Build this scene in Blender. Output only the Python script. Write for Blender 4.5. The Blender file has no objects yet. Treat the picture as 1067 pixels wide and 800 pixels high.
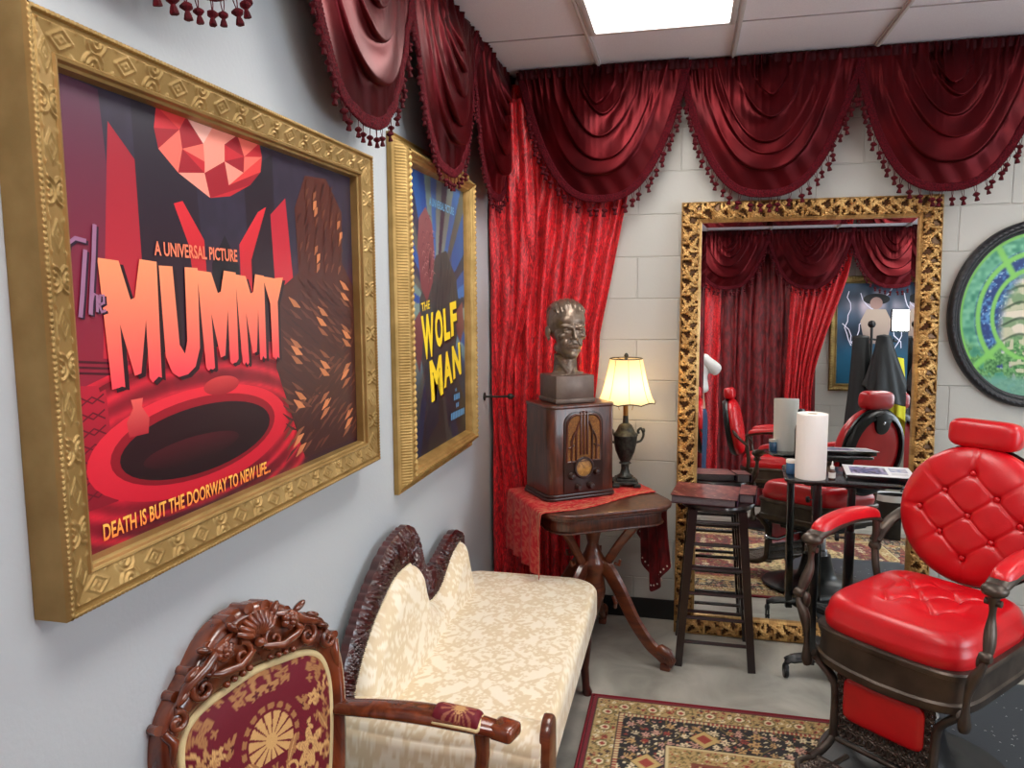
import bpy, bmesh, math, random
import numpy as np
from mathutils import Vector, Matrix
random.seed(7); RS = np.random.RandomState(11)
S = bpy.context.scene
COL = S.collection
PI = math.pi

# ---------------------------------------------------------------- camera
cam_d = bpy.data.cameras.new('camera'); cam = bpy.data.objects.new('camera', cam_d); COL.objects.link(cam)
S.camera = cam
FPX, YAW, PITCH, ROLL = 784.23, 0.22644, 0.111416, -0.0054589
CAMP = Vector((0.0, -3.7911, 1.63301))
_cy, _sy, _cp, _sp = math.cos(YAW), math.sin(YAW), math.cos(PITCH), math.sin(PITCH)
_f = Vector((-_sy*_cp, _cy*_cp, -_sp)); _r = Vector((_cy, _sy, 0)); _u = _r.cross(_f)
_r2 = _r*math.cos(ROLL) + _u*math.sin(ROLL); _u2 = _u*math.cos(ROLL) - _r*math.sin(ROLL)
M4 = Matrix((( _r2.x, _u2.x, -_f.x, CAMP.x), (_r2.y, _u2.y, -_f.y, CAMP.y), (_r2.z, _u2.z, -_f.z, CAMP.z), (0, 0, 0, 1)))
cam.matrix_world = M4
cam_d.sensor_fit = 'HORIZONTAL'; cam_d.sensor_width = 36.0; cam_d.lens = FPX/1067*36.0
cam_d.clip_start = 0.01; cam_d.clip_end = 50

# ---------------------------------------------------------------- world, exposure
W = bpy.data.worlds.new('world'); S.world = W; W.use_nodes = True
W.node_tree.nodes['Background'].inputs[0].default_value = (0.8, 0.85, 0.9, 1)
W.node_tree.nodes['Background'].inputs[1].default_value = 1.0
_wl = bpy.data.lights.new('window_daylight', 'AREA'); _wl.shape = 'RECTANGLE'; _wl.size = 2.5; _wl.size_y = 1.35; _wl.energy = 100; _wl.color = (0.80, 0.90, 1.0)
_wo = bpy.data.objects.new('window_daylight', _wl); COL.objects.link(_wo); _wo.location = (3.42, -2.55, 1.55); _wo.rotation_euler = (0, math.radians(90), 0)
S.view_settings.view_transform = 'Standard'; S.view_settings.look = 'None'
S.view_settings.gamma = 1.0; S.view_settings.use_curve_mapping = False
S.view_settings.exposure = 0.0
PANEL_POWER = 14.0      # emission of the ceiling light diffusers

XL, XR, YB, YF, ZC = -0.97, 3.3, 0.0, -4.15, 2.73   # room shell

# ---------------------------------------------------------------- helpers
def lin(c):
    c = np.asarray(c, float)/255.0
    return np.where(c <= 0.04045, c/12.92, ((c+0.055)/1.055)**2.4)
def lin4(c): return tuple(float(v) for v in lin(c)) + (1.0,)

def tag(o, label=None, cat=None, group=None, kind=None):
    if label: o['label'] = label
    if cat: o['category'] = cat
    if group: o['group'] = group
    if kind: o['kind'] = kind
    return o
def empty(name, loc=(0, 0, 0), rz=0.0, label=None, cat=None, group=None):
    o = bpy.data.objects.new(name, None); COL.objects.link(o); o.empty_display_size = 0.05
    o.location = loc; o.rotation_euler = (0, 0, rz)
    return tag(o, label, cat, group)
def copy_tree(o, parent=None):
    c = o.copy(); COL.objects.link(c)
    if parent is not None: c.parent = parent
    for ch in list(o.children): copy_tree(ch, c)
    return c

class MB:
    """collects vertices and faces, builds one mesh object"""
    def __init__(s): s.v = []; s.f = []; s.c = []; s.m = []; s.n = 0
    def add(s, V, F, col=None, mi=0, M=None):
        V = np.asarray(V, float).reshape(-1, 3)
        if M is not None:
            A = np.array(M); V = V @ A[:3, :3].T + A[:3, 3]
        s.v.append(V); b = s.n
        if isinstance(F, np.ndarray): F = F.tolist()
        s.f += [tuple(i+b for i in f) for f in F]; s.m += [mi]*len(F)
        if col is None: col = (0.5, 0.5, 0.5)
        col = np.asarray(col, float)
        if col.ndim == 1: col = np.tile(col[:3], (len(V), 1))
        s.c.append(col.reshape(-1, 3)); s.n += len(V)
        return s
    def grid(s, P, col=None, closed=False, mi=0, M=None, flip=False):
        P = np.asarray(P, float); m, n = P.shape[:2]
        i = np.arange(m-1)[:, None]; j = np.arange(n if closed else n-1)[None, :]
        j2 = (j+1) % n
        a = i*n+j; b = i*n+j2; c = (i+1)*n+j2; d = (i+1)*n+j
        F = np.stack([a, b, c, d], -1).reshape(-1, 4)
        if flip: F = F[:, ::-1]
        return s.add(P.reshape(-1, 3), F, None if col is None else np.asarray(col).reshape(-1, 3) if np.ndim(col) > 1 else col, mi, M)
    def lathe(s, prof, n=32, M=None, col=None, mi=0, cap=True, rfun=None):
        prof = np.asarray(prof, float); th = np.linspace(0, 2*PI, n, endpoint=False)
        r = prof[:, 0:1]*np.ones((1, n))
        if rfun is not None: r = r*rfun(th[None, :], prof[:, 1:2])
        P = np.stack([r*np.cos(th), r*np.sin(th), prof[:, 1:2]*np.ones((1, n))], -1)
        s.grid(P, col, True, mi, M)
        if cap:
            k = len(prof)
            s.add(P[0], [tuple(range(n))[::-1]], col, mi, M); s.add(P[-1], [tuple(range(n))], col, mi, M)
        return s
    def box(s, c, size, M=None, bev=0.0, col=None, mi=0, seg=2, taper=1.0):
        bm = bmesh.new(); bmesh.ops.create_cube(bm, size=1.0)
        for v in bm.verts:
            k = taper if v.co.z > 0 else 1.0
            v.co = Vector((v.co.x*size[0]*k, v.co.y*size[1]*k, v.co.z*size[2]))
        if bev > 0:
            bmesh.ops.bevel(bm, geom=list(bm.edges), offset=bev, segments=seg, affect='EDGES', profile=0.5)
        return s.bm(bm, Matrix.Translation(c) if M is None else M @ Matrix.Translation(c), col, mi)
    def bm(s, bm, M=None, col=None, mi=0):
        bm.verts.index_update()
        V = [v.co[:] for v in bm.verts]; F = [tuple(v.index for v in f.verts) for f in bm.faces]
        bm.free(); return s.add(V, F, col, mi, M)
    def tube(s, path, rad, n=10, M=None, col=None, mi=0, cap=True, flat=None, up=None):
        P = [Vector(p) for p in path]; k = len(P)
        rad = [rad]*k if np.isscalar(rad) else list(rad)
        if k < 2: return s
        T = []
        for i in range(k):
            a = P[max(i-1, 0)]; b = P[min(i+1, k-1)]; t = (b-a)
            T.append(t.normalized() if t.length > 1e-9 else Vector((0, 0, 1)))
        nrm = Vector(up) if up is not None else (Vector((0, 0, 1)) if abs(T[0].z) < .9 else Vector((1, 0, 0)))
        R = []
        for i in range(k):
            nrm = (nrm - T[i]*nrm.dot(T[i]))
            if nrm.length < 1e-6: nrm = T[i].orthogonal()
            nrm.normalize(); bi = T[i].cross(nrm)
            ring = []
            for j in range(n):
                a = 2*PI*j/n
                fx, fy = (1.0, 1.0) if flat is None else flat
                ring.append(P[i] + nrm*(math.cos(a)*rad[i]*fx) + bi*(math.sin(a)*rad[i]*fy))
            R.append([v[:] for v in ring])
        s.grid(R, col, True, mi, M)
        if cap:
            s.add(R[0], [tuple(range(n))[::-1]], col, mi, M); s.add(R[-1], [tuple(range(n))], col, mi, M)
        return s
    def prism(s, pts, depth, M=None, bev=0.0, col=None, mi=0, seg=2):
        """outline in local xy, extruded along +z by depth"""
        bm = bmesh.new(); vs = [bm.verts.new((x, y, 0)) for x, y in pts]
        f = bm.faces.new(vs); r = bmesh.ops.extrude_face_region(bm, geom=[f])
        for v in [g for g in r['geom'] if isinstance(g, bmesh.types.BMVert)]: v.co.z += depth
        bmesh.ops.recalc_face_normals(bm, faces=list(bm.faces))
        if bev > 0:
            es = [e for e in bm.edges if abs(e.verts[0].co.z - e.verts[1].co.z) < 1e-7]
            bmesh.ops.bevel(bm, geom=es, offset=bev, segments=seg, affect='EDGES', profile=0.5)
        bmesh.ops.triangulate(bm, faces=[f for f in bm.faces if len(f.verts) > 4])
        return s.bm(bm, M, col, mi)
    def ball(s, c, r, M=None, col=None, mi=0, n=16, m=10, rot=None):
        r = (r, r, r) if np.isscalar(r) else r
        ph = np.linspace(-PI/2, PI/2, m); th = np.linspace(0, 2*PI, n, endpoint=False)
        P = np.stack([np.cos(ph)[:, None]*np.cos(th)*r[0], np.cos(ph)[:, None]*np.sin(th)*r[1], np.sin(ph)[:, None]*np.ones(n)*r[2]], -1)
        if rot is not None: P = P @ np.array(rot).T
        P = P + np.array(c)
        return s.grid(P, col, True, mi, M)
    def build(s, name, mat, parent=None, smooth=True, angle=40, merge=0.0, M=None):
        me = bpy.data.meshes.new(name)
        V = np.concatenate(s.v) if s.v else np.zeros((0, 3))
        me.from_pydata(V.tolist(), [], s.f)
        mats = mat if isinstance(mat, (list, tuple)) else [mat]
        for m in mats: me.materials.append(m)
        if len(mats) > 1: me.polygons.foreach_set('material_index', s.m)
        ca = me.color_attributes.new('Col', 'FLOAT_COLOR', 'POINT')
        C4 = np.ones((len(V), 4)); C4[:, :3] = np.concatenate(s.c) if s.c else 0
        ca.data.foreach_set('color', C4.ravel())
        if merge > 0:
            bm = bmesh.new(); bm.from_mesh(me); bmesh.ops.remove_doubles(bm, verts=bm.verts, dist=merge); bm.to_mesh(me); bm.free()
        if smooth:
            me.shade_smooth() if hasattr(me, 'shade_smooth') else None
            try: me.set_sharp_from_angle(angle=math.radians(angle))
            except Exception: pass
        me.update()
        o = bpy.data.objects.new(name, me); COL.objects.link(o)
        if parent is not None: o.parent = parent
        if M is not None: o.matrix_local = M
        return o

def frameM(o, U, V, N):
    U, V, N = Vector(U), Vector(V), Vector(N)
    return Matrix(((U.x, V.x, N.x, o[0]), (U.y, V.y, N.y, o[1]), (U.z, V.z, N.z, o[2]), (0, 0, 0, 1)))
def Rz(a): return Matrix.Rotation(a, 4, 'Z')
def Rx(a): return Matrix.Rotation(a, 4, 'X')
def Ry(a): return Matrix.Rotation(a, 4, 'Y')
def T(x, y, z): return Matrix.Translation((x, y, z))

def smooth_path(pts, n=8):
    """Catmull-Rom through the points"""
    P = [np.array(p, float) for p in pts]; out = []
    for i in range(len(P)-1):
        p0 = P[i-1] if i > 0 else 2*P[0]-P[1]; p1, p2 = P[i], P[i+1]
        p3 = P[i+2] if i+2 < len(P) else 2*P[-1]-P[-2]
        for k in range(n):
            t = k/n
            out.append(0.5*((2*p1)+(-p0+p2)*t+(2*p0-5*p1+4*p2-p3)*t*t+(-p0+3*p1-3*p2+p3)*t**3))
    out.append(P[-1]); return out
def interp_path(pts, t):
    """value at parameter list t (0..1) of a polyline"""
    pts = np.asarray(pts, float); x = np.linspace(0, 1, len(pts))
    return np.stack([np.interp(t, x, pts[:, k]) for k in range(pts.shape[1])], -1)

def hashn(i, j, k=0):
    v = np.sin(i*127.1 + j*311.7 + k*74.7)*43758.5453
    return v - np.floor(v)
def vnoise(x, y, k=0):
    xi, yi = np.floor(x), np.floor(y); fx, fy = x-xi, y-yi
    fx = fx*fx*(3-2*fx); fy = fy*fy*(3-2*fy)
    return (hashn(xi, yi, k)*(1-fx)+hashn(xi+1, yi, k)*fx)*(1-fy) + (hashn(xi, yi+1, k)*(1-fx)+hashn(xi+1, yi+1, k)*fx)*fy
def sstep(a, b, x):
    t = np.clip((x-a)/(b-a), 0, 1); return t*t*(3-2*t)
def mixc(A, B, t):
    t = np.asarray(t)[..., None]; return np.asarray(A)*(1-t)+np.asarray(B)*t

def flower(u, v, cell, k, R=.42, n=6, keep=0.0):
    i, j = np.floor(u/cell), np.floor(v/cell); best = np.zeros_like(u); idb = np.zeros_like(u)
    for di in (-1, 0, 1):
        for dj in (-1, 0, 1):
            a, b = i+di, j+dj
            cx = (a+.5+(hashn(a, b, k)-.5)*.5)*cell; cy = (b+.5+(hashn(a, b, k+5)-.5)*.5)*cell
            dx, dy = u-cx, v-cy; r = np.hypot(dx, dy)/cell; th = np.arctan2(dy, dx)+hashn(a, b, k+9)*6
            rad = R*(.6+.4*hashn(a, b, k+2))*(.72+.28*np.cos(n*th))*(hashn(a, b, k+31) >= keep)
            val = np.where(r < rad, 1.0+(r < rad*.35), 0)
            upd = val > best; best = np.where(upd, val, best); idb = np.where(upd, hashn(a, b, k+20), idb)
    return best, idb

# ---------------------------------------------------------------- materials
MATS = {}
def mat(name, c=(128, 128, 128), c2=None, scale=20, rough=0.5, metal=0.0, bump=0.0, bscale=60, stretch=None, coat=0.0,
        sheen=0.0, vcol=False, emit=None, estr=0.0, kind='noise', spec=0.5, sss=0.0, lo=0.35, hi=0.65, r2=None, croug=0.1, detail=4, dist=0.0, sheen_c=None, trans=0.0):
    m = bpy.data.materials.new(name); m.use_nodes = True; nt = m.node_tree; N = nt.nodes; L = nt.links
    b = N['Principled BSDF']; MATS[name] = m
    b.inputs['Roughness'].default_value = rough; b.inputs['Metallic'].default_value = metal
    b.inputs['Coat Weight'].default_value = coat; b.inputs['Coat Roughness'].default_value = croug
    b.inputs['Sheen Weight'].default_value = sheen; b.inputs['Specular IOR Level'].default_value = spec
    if sheen_c: b.inputs['Sheen Tint'].default_value = lin4(sheen_c)
    if trans: b.inputs['Transmission Weight'].default_value = trans
    tc = N.new('ShaderNodeTexCoord'); mp = N.new('ShaderNodeMapping'); L.new(tc.outputs['Object'], mp.inputs[0])
    if stretch: mp.inputs['Scale'].default_value = stretch
    def tex(k, sc):
        if k == 'wave':
            t = N.new('ShaderNodeTexWave'); t.inputs['Scale'].default_value = sc; t.inputs['Distortion'].default_value = dist or 6
            t.inputs['Detail'].default_value = 3; t.inputs['Detail Scale'].default_value = 1.5
        elif k == 'voronoi':
            t = N.new('ShaderNodeTexVoronoi'); t.inputs['Scale'].default_value = sc
        else:
            t = N.new('ShaderNodeTexNoise'); t.inputs['Scale'].default_value = sc; t.inputs['Detail'].default_value = detail
            t.inputs['Distortion'].default_value = dist
        L.new(mp.outputs[0], t.inputs['Vector']); return t
    def fac(t): return t.outputs['Distance'] if t.bl_idname == 'ShaderNodeTexVoronoi' else t.outputs['Fac']
    if vcol:
        a = N.new('ShaderNodeAttribute'); a.attribute_name = 'Col'; L.new(a.outputs['Color'], b.inputs['Base Color'])
    elif c2 is not None:
        t = tex(kind, scale); rp = N.new('ShaderNodeValToRGB'); rp.color_ramp.elements[0].position = lo; rp.color_ramp.elements[1].position = hi
        rp.color_ramp.elements[0].color = lin4(c); rp.color_ramp.elements[1].color = lin4(c2)
        L.new(fac(t), rp.inputs[0]); L.new(rp.outputs[0], b.inputs['Base Color'])
        if r2 is not None:
            mr = N.new('ShaderNodeMapRange'); mr.inputs['From Min'].default_value = lo; mr.inputs['From Max'].default_value = hi
            mr.inputs['To Min'].default_value = rough; mr.inputs['To Max'].default_value = r2
            L.new(fac(t), mr.inputs[0]); L.new(mr.outputs[0], b.inputs['Roughness'])
    else:
        b.inputs['Base Color'].default_value = lin4(c)
    if bump > 0:
        t = tex('noise', bscale); bp = N.new('ShaderNodeBump'); bp.inputs['Strength'].default_value = 1.0
        bp.inputs['Distance'].default_value = bump; L.new(t.outputs['Fac'], bp.inputs['Height']); L.new(bp.outputs[0], b.inputs['Normal'])
    if emit is not None:
        b.inputs['Emission Color'].default_value = lin4(emit); b.inputs['Emission Strength'].default_value = estr
    return m

mat('concrete', (128, 126, 118), (184, 181, 170), scale=3.2, rough=0.55, r2=0.32, bump=0.0006, bscale=30, detail=10, dist=0.8, lo=0.3, hi=0.7)
mat('wall_paint', (178, 185, 190), rough=0.55, bump=0.0006, bscale=90)
mat('ceiling_tile', (232, 230, 238), (224, 222, 231), scale=250, rough=0.9, bump=0.001, bscale=220)
mat('tee_metal', (202, 196, 196), rough=0.5)
mat('diffuser', (250, 250, 250), rough=0.5, emit=(255, 250, 243), estr=PANEL_POWER)
mat('black_base', (14, 14, 15), rough=0.45)
mat('gold_leafed', (142, 114, 64), (168, 138, 84), scale=9, rough=0.5, r2=0.42, metal=0.55, bump=0.0002, bscale=300)
mat('gold_bright', (158, 128, 72), (184, 152, 92), scale=14, rough=0.45, metal=0.6, bump=0.0002, bscale=300)
mat('gold_antique', vcol=True, rough=0.34, metal=0.6, bump=0.0003, bscale=200)
mat('print', vcol=True, rough=0.38, spec=0.4)
mat('velvet_fabric', vcol=True, rough=0.8)
mat('swag_satin', (82, 9, 16), (62, 6, 12), scale=6, rough=0.37, metal=0.72, bump=0.0008, bscale=14, spec=0.25)
mat('swag_trim', (96, 10, 24), (52, 5, 13), scale=160, rough=0.85, spec=0.15, bump=0.004, bscale=170)
mat('tassel_thread', (90, 9, 22), (58, 5, 14), scale=160, rough=0.8, spec=0.2)
mat('swag_header', (58, 7, 14), spec=0.2, rough=0.7, bump=0.001, bscale=60)
mat('crushed_velvet', (120, 4, 16), (236, 34, 46), scale=38, rough=0.5, r2=0.36, sheen=0.5, sheen_c=(255, 110, 110), stretch=(2.2, 2.2, 0.8), lo=0.36, hi=0.66, bump=0.003, bscale=34, detail=8, dist=1.4)
mat('dark_velvet', (78, 4, 14), (130, 12, 24), scale=20, rough=0.6, sheen=0.3, sheen_c=(200, 60, 60), stretch=(2, 2, 0.8), lo=0.4, hi=0.68, bump=0.002, bscale=30, detail=8)
mat('mahogany', (74, 18, 14), (42, 8, 8), scale=5, rough=0.28, stretch=(1, 3, 1), coat=0.4, kind='noise', dist=1.5)
mat('walnut_red', (110, 54, 26), (70, 28, 14), scale=4.5, rough=0.3, stretch=(1, 1, 4), coat=0.5, dist=1.8)
mat('armchair_wood', (122, 58, 30), (76, 32, 16), scale=5, rough=0.25, stretch=(3, 3, 1.2), coat=0.6, dist=1.5)
mat('radio_wood', (90, 46, 30), (50, 24, 17), scale=7, rough=0.34, stretch=(6, 6, .9), coat=0.35, dist=1.2)
mat('radio_dark', (44, 22, 16), rough=0.35, coat=0.3)
mat('grille_cloth', (140, 92, 40), (104, 62, 26), scale=180, rough=0.8)
mat('dial', (176, 128, 58), (130, 88, 38), scale=60, rough=0.4, coat=0.6)
mat('brass', (150, 110, 60), rough=0.35, metal=0.9)
mat('bronze', (104, 90, 78), (132, 114, 98), scale=30, rough=0.42, r2=0.3, metal=0.55, bump=0.0012, bscale=70, coat=0.15)
mat('bronze_base', (92, 76, 68), (108, 92, 82), scale=20, rough=0.4, metal=0.3, bump=0.0008, bscale=60)
mat('lamp_iron', (34, 36, 34), (64, 66, 60), scale=60, rough=0.42, metal=0.5, bump=0.0008, bscale=150)
mat('black_wood', (26, 14, 15), rough=0.3, coat=0.4)
mat('black_gloss', (12, 12, 13), rough=0.22, coat=0.4)
mat('black_plastic', (20, 20, 22), rough=0.45)
mat('red_leather', (204, 8, 24), (192, 6, 22), scale=10, rough=0.34, spec=0.55, coat=0.15, croug=0.3, bump=0.0004, bscale=240)
mat('chair_metal', (92, 82, 74), (70, 62, 56), scale=12, rough=0.36, r2=0.42, metal=0.7)
mat('cast_black', (30, 30, 32), rough=0.36, metal=0.4)
mat('chrome', (200, 200, 205), rough=0.12, metal=1.0)
mat('paper', (242, 240, 236), rough=0.9, bump=0.0012, bscale=260)
mat('card', (205, 192, 165), rough=0.9)
mat('book_block', (118, 108, 108), (84, 74, 84), scale=60, stretch=(1, 1, 30), rough=0.8)
mat('white_plastic', (228, 226, 222), rough=0.4)
mat('rug_pile', vcol=True, rough=0.95, bump=0.0015, bscale=500, sheen=0.1)
mat('rug_edge', (120, 20, 34), rough=0.95, bump=0.002, bscale=400)
mat('damask_cream', vcol=True, rough=0.42, sheen=0.3, bump=0.0004, bscale=700)
mat('brocade', vcol=True, rough=0.55, spec=0.25, bump=0.0004, bscale=900)
mat('cord_cream', (214, 196, 146), rough=0.7, bump=0.0015, bscale=500)
mat('mat_rubber', (52, 58, 66), rough=0.5, bump=0.0005, bscale=80)
mat('clippings', (200, 200, 200), rough=0.8)
mat('runner_cloth', vcol=True, rough=0.6, spec=0.3, bump=0.001, bscale=60)
mat('bead', (236, 226, 214), rough=0.15, spec=0.8)
mat('skin', (206, 160, 136), rough=0.5)
mat('hair', (54, 40, 32), rough=0.6, bump=0.002, bscale=150)
mat('shirt_white', (236, 236, 234), rough=0.85, bump=0.003, bscale=16)
mat('denim', (62, 84, 122), (48, 66, 100), scale=160, rough=0.85)
mat('cape_black', (20, 21, 24), rough=0.45, bump=0.004, bscale=12)
mat('yellow_cloth', (206, 196, 40), rough=0.8, bump=0.003, bscale=14)
mat('cream_paint', (222, 212, 190), rough=0.5)
mat('lit_panel', (255, 255, 255), emit=(255, 255, 255), estr=22.0)
mat('oval_black', (34, 34, 40), (22, 22, 28), scale=60, rough=0.4, bump=0.001, bscale=200)
mat('gold_dull', (120, 98, 56), (150, 126, 74), scale=16, rough=0.42, metal=0.6)
mat('amber_glass', (70, 30, 12), rough=0.12, coat=0.5)

def glass_mirror():
    m = bpy.data.materials.new('mirror_glass'); m.use_nodes = True; b = m.node_tree.nodes['Principled BSDF']
    b.inputs['Base Color'].default_value = (0.80, 0.82, 0.81, 1); b.inputs['Metallic'].default_value = 1.0; b.inputs['Roughness'].default_value = 0.0
    return m
MATS['mirror_glass'] = glass_mirror()

def shade_mat():
    m = bpy.data.materials.new('lamp_shade_cloth'); m.use_nodes = True; nt = m.node_tree; N = nt.nodes; L = nt.links
    b = N['Principled BSDF']; out = N['Material Output']
    b.inputs['Base Color'].default_value = lin4((238, 222, 184)); b.inputs['Roughness'].default_value = 0.8
    t = N.new('ShaderNodeBsdfTranslucent'); t.inputs[0].default_value = lin4((250, 236, 204))
    mx = N.new('ShaderNodeMixShader'); mx.inputs[0].default_value = 0.55
    L.new(b.outputs[0], mx.inputs[1]); L.new(t.outputs[0], mx.inputs[2]); L.new(mx.outputs[0], out.inputs[0])
    return m
MATS['lamp_shade_cloth'] = shade_mat()

def block_mat():
    m = bpy.data.materials.new('painted_block'); m.use_nodes = True; nt = m.node_tree; N = nt.nodes; L = nt.links
    b = N['Principled BSDF']; tc = N.new('ShaderNodeTexCoord'); sx = N.new('ShaderNodeSeparateXYZ'); cb = N.new('ShaderNodeCombineXYZ')
    L.new(tc.outputs['Object'], sx.inputs[0])
    ax = N.new('ShaderNodeMath'); ax.operation = 'ADD'; ax.inputs[1].default_value = 0.0345 + 8.128
    ay = N.new('ShaderNodeMath'); ay.operation = 'ADD'; ay.inputs[1].default_value = -0.0091 + 2.032*0
    L.new(sx.outputs[0], ax.inputs[0]); L.new(sx.outputs[2], ay.inputs[0]); L.new(ax.outputs[0], cb.inputs[0]); L.new(ay.outputs[0], cb.inputs[1])
    br = N.new('ShaderNodeTexBrick'); L.new(cb.outputs[0], br.inputs['Vector'])
    br.inputs['Scale'].default_value = 1.0; br.inputs['Brick Width'].default_value = 0.4064; br.inputs['Row Height'].default_value = 0.2032
    br.inputs['Mortar Size'].default_value = 0.0045; br.inputs['Mortar Smooth'].default_value = 0.6; br.offset = 0.5
    br.inputs['Color1'].default_value = lin4((182, 182, 176)); br.inputs['Color2'].default_value = lin4((178, 179, 174)); br.inputs['Mortar'].default_value = lin4((180, 180, 174))
    L.new(br.outputs['Color'], b.inputs['Base Color']); b.inputs['Roughness'].default_value = 0.45
    ns = N.new('ShaderNodeTexNoise'); ns.inputs['Scale'].default_value = 55; ns.inputs['Detail'].default_value = 6; L.new(tc.outputs['Object'], ns.inputs['Vector'])
    mt = N.new('ShaderNodeMath'); mt.operation = 'MULTIPLY_ADD'; mt.inputs[1].default_value = -1.0
    ms = N.new('ShaderNodeMath'); ms.operation = 'MULTIPLY'; ms.inputs[1].default_value = 0.22
    L.new(ns.outputs['Fac'], ms.inputs[0]); L.new(br.outputs['Fac'], mt.inputs[0]); L.new(ms.outputs[0], mt.inputs[2])
    bp = N.new('ShaderNodeBump'); bp.inputs['Distance'].default_value = 0.0035; L.new(mt.outputs[0], bp.inputs['Height']); L.new(bp.outputs[0], b.inputs['Normal'])
    return m
MATS['painted_block'] = block_mat()
# ================================================================ ROOM
def quad_wall(name, V, m, **k):
    mb = MB(); mb.box(V[0], V[1]); o = mb.build(name, m, smooth=False); tag(o, kind='structure'); return o
quad_wall('floor', ((( XL+XR)/2, (YF+YB)/2, -0.05), (XR-XL+.2, YB-YF+.2, 0.1)), MATS['concrete'])
quad_wall('ceiling', (((XL+XR)/2, (YF+YB)/2, ZC+0.05), (XR-XL+.2, YB-YF+.2, 0.1)), MATS['ceiling_tile'])
quad_wall('wall_left', ((XL-0.05, (YF+YB)/2, ZC/2), (0.1, YB-YF, ZC)), MATS['wall_paint'])
mb = MB(); wy0, wy1, wz0, wz1 = -3.85, -1.25, .85, 2.25      # wall with a wide window opening
mb.box((XR+.05, (YF+wy0)/2, ZC/2), (.1, wy0-YF, ZC)); mb.box((XR+.05, (wy1+YB)/2, ZC/2), (.1, YB-wy1, ZC))
mb.box((XR+.05, (wy0+wy1)/2, wz0/2), (.1, wy1-wy0, wz0)); mb.box((XR+.05, (wy0+wy1)/2, (wz1+ZC)/2), (.1, wy1-wy0, ZC-wz1))
tag(mb.build('wall_right', MATS['painted_block'], smooth=False), kind='structure')
mb = MB()
for zz in (wz0+.02, wz1-.02): mb.box((XR+.03, (wy0+wy1)/2, zz), (.08, wy1-wy0, .04), bev=.004)
for yy in (wy0+.02, (wy0*2+wy1)/3, (wy0+wy1*2)/3, wy1-.02): mb.box((XR+.03, yy, (wz0+wz1)/2), (.06, .04, wz1-wz0-.08), bev=.004)
tag(mb.build('window_1', MATS['white_plastic']), kind='structure')
quad_wall('wall_back', (((XL+XR)/2, YB+0.05, ZC/2), (XR-XL+.2, 0.1, ZC)), MATS['painted_block'])
quad_wall('wall_front', (((XL+XR)/2, YF-0.05, ZC/2), (XR-XL+.2, 0.1, ZC)), MATS['painted_block'])
mb = MB(); mb.box(((XL+XR)/2, YB-0.006, 0.052), (XR-XL, 0.012, 0.104), bev=0.003); tag(mb.build('baseboard_back', MATS['black_base']), kind='structure')
mb = MB(); mb.box((XL+0.006, (YF+YB)/2, 0.052), (0.012, YB-YF-.03, 0.104), bev=0.003); tag(mb.build('baseboard_left', MATS['black_base']), kind='structure')
mb = MB(); mb.box(((XL+XR)/2, YF+0.006, 0.052), (XR-XL, 0.012, 0.104), bev=0.003); tag(mb.build('baseboard_front', MATS['black_base']), kind='structure')
# ceiling grid: main tees run away from the camera, thin cross joints between the tiles
mb = MB(); x = -0.42-0.605
while x < XR:
    if x > XL: mb.box((x, (YF+YB)/2, ZC-0.004), (0.024, YB-YF, 0.010), bev=0.002); mb.box((x, (YF+YB)/2, ZC-0.011), (0.010, YB-YF, 0.008))
    x += 0.605
tag(mb.build('trim_1', MATS['tee_metal']), kind='structure')
mb = MB(); y = -0.53
while y > YF:
    mb.box(((XL+XR)/2, y, ZC-0.001), (XR-XL, 0.004, 0.006)); y -= 0.605
tag(mb.build('trim_2', mat('tile_joint', (150, 142, 142), rough=0.9)), kind='structure')

def ceiling_light(x, y, label):
    r = empty('ceiling_light', (x, y, ZC), 0, label, 'ceiling light', 'recessed ceiling light panels')
    w, l = 0.575, 1.19
    mb = MB()
    for sx in (-1, 1): mb.box((sx*(w/2-.012), 0, -0.010), (0.024, l, 0.018), bev=0.003)
    for sy in (-1, 1): mb.box((0, sy*(l/2-.012), -0.010), (w-.048, 0.024, 0.018), bev=0.003)
    mb.build('frame', MATS['tee_metal'], r)
    mb = MB(); mb.box((0, 0, -0.007), (w-.05, l-.05, 0.006)); mb.build('diffuser', MATS['diffuser'], r)
ceiling_light(-0.118, -1.145, 'bright white ceiling light panel above the barber chair corner, the one in the photo')
ceiling_light(-0.118, -3.25, 'white ceiling light panel above the photographer')
ceiling_light(2.30, -1.145, 'white ceiling light panel over the right side, before the oval picture')
ceiling_light(2.30, -3.25, 'white ceiling light panel over the far coat hooks')

# ================================================================ picture frames
def frame_side_grids(mb, Wd, H, prof, disp=None, step=0.004, M=None, col=None, nv=None):
    """four mitred sides; prof = [(inward offset, height)], densified"""
    prof = np.asarray(prof, float)
    seg = np.r_[0, np.cumsum(np.hypot(*np.diff(prof, axis=0).T))]
    nv = nv or max(len(prof), int(seg[-1]/step)+1)
    t = np.unique(np.r_[np.linspace(0, seg[-1], nv), seg]); o = np.interp(t, seg, prof[:, 0]); h = np.interp(t, seg, prof[:, 1])
    for side in range(4):
        L = Wd if side % 2 == 0 else H; D = H if side % 2 == 0 else Wd
        k = max(2, int(L/step)+1); u = np.linspace(0, 1, k)
        a = o[None, :] + u[:, None]*(L-2*o[None, :]); b = np.tile(o, (k, 1)); hh = np.tile(h, (k, 1))
        if disp is not None: hh = hh + disp(a-L/2, b, L)
        if side == 0: X, Y = a, b
        elif side == 1: X, Y = Wd-b, a
        elif side == 2: X, Y = Wd-a, H-b
        else: X, Y = b, H-a
        mb.grid(np.stack([X, Y, hh], -1), col(a-L/2, b, L) if callable(col) else col, M=M)

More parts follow.
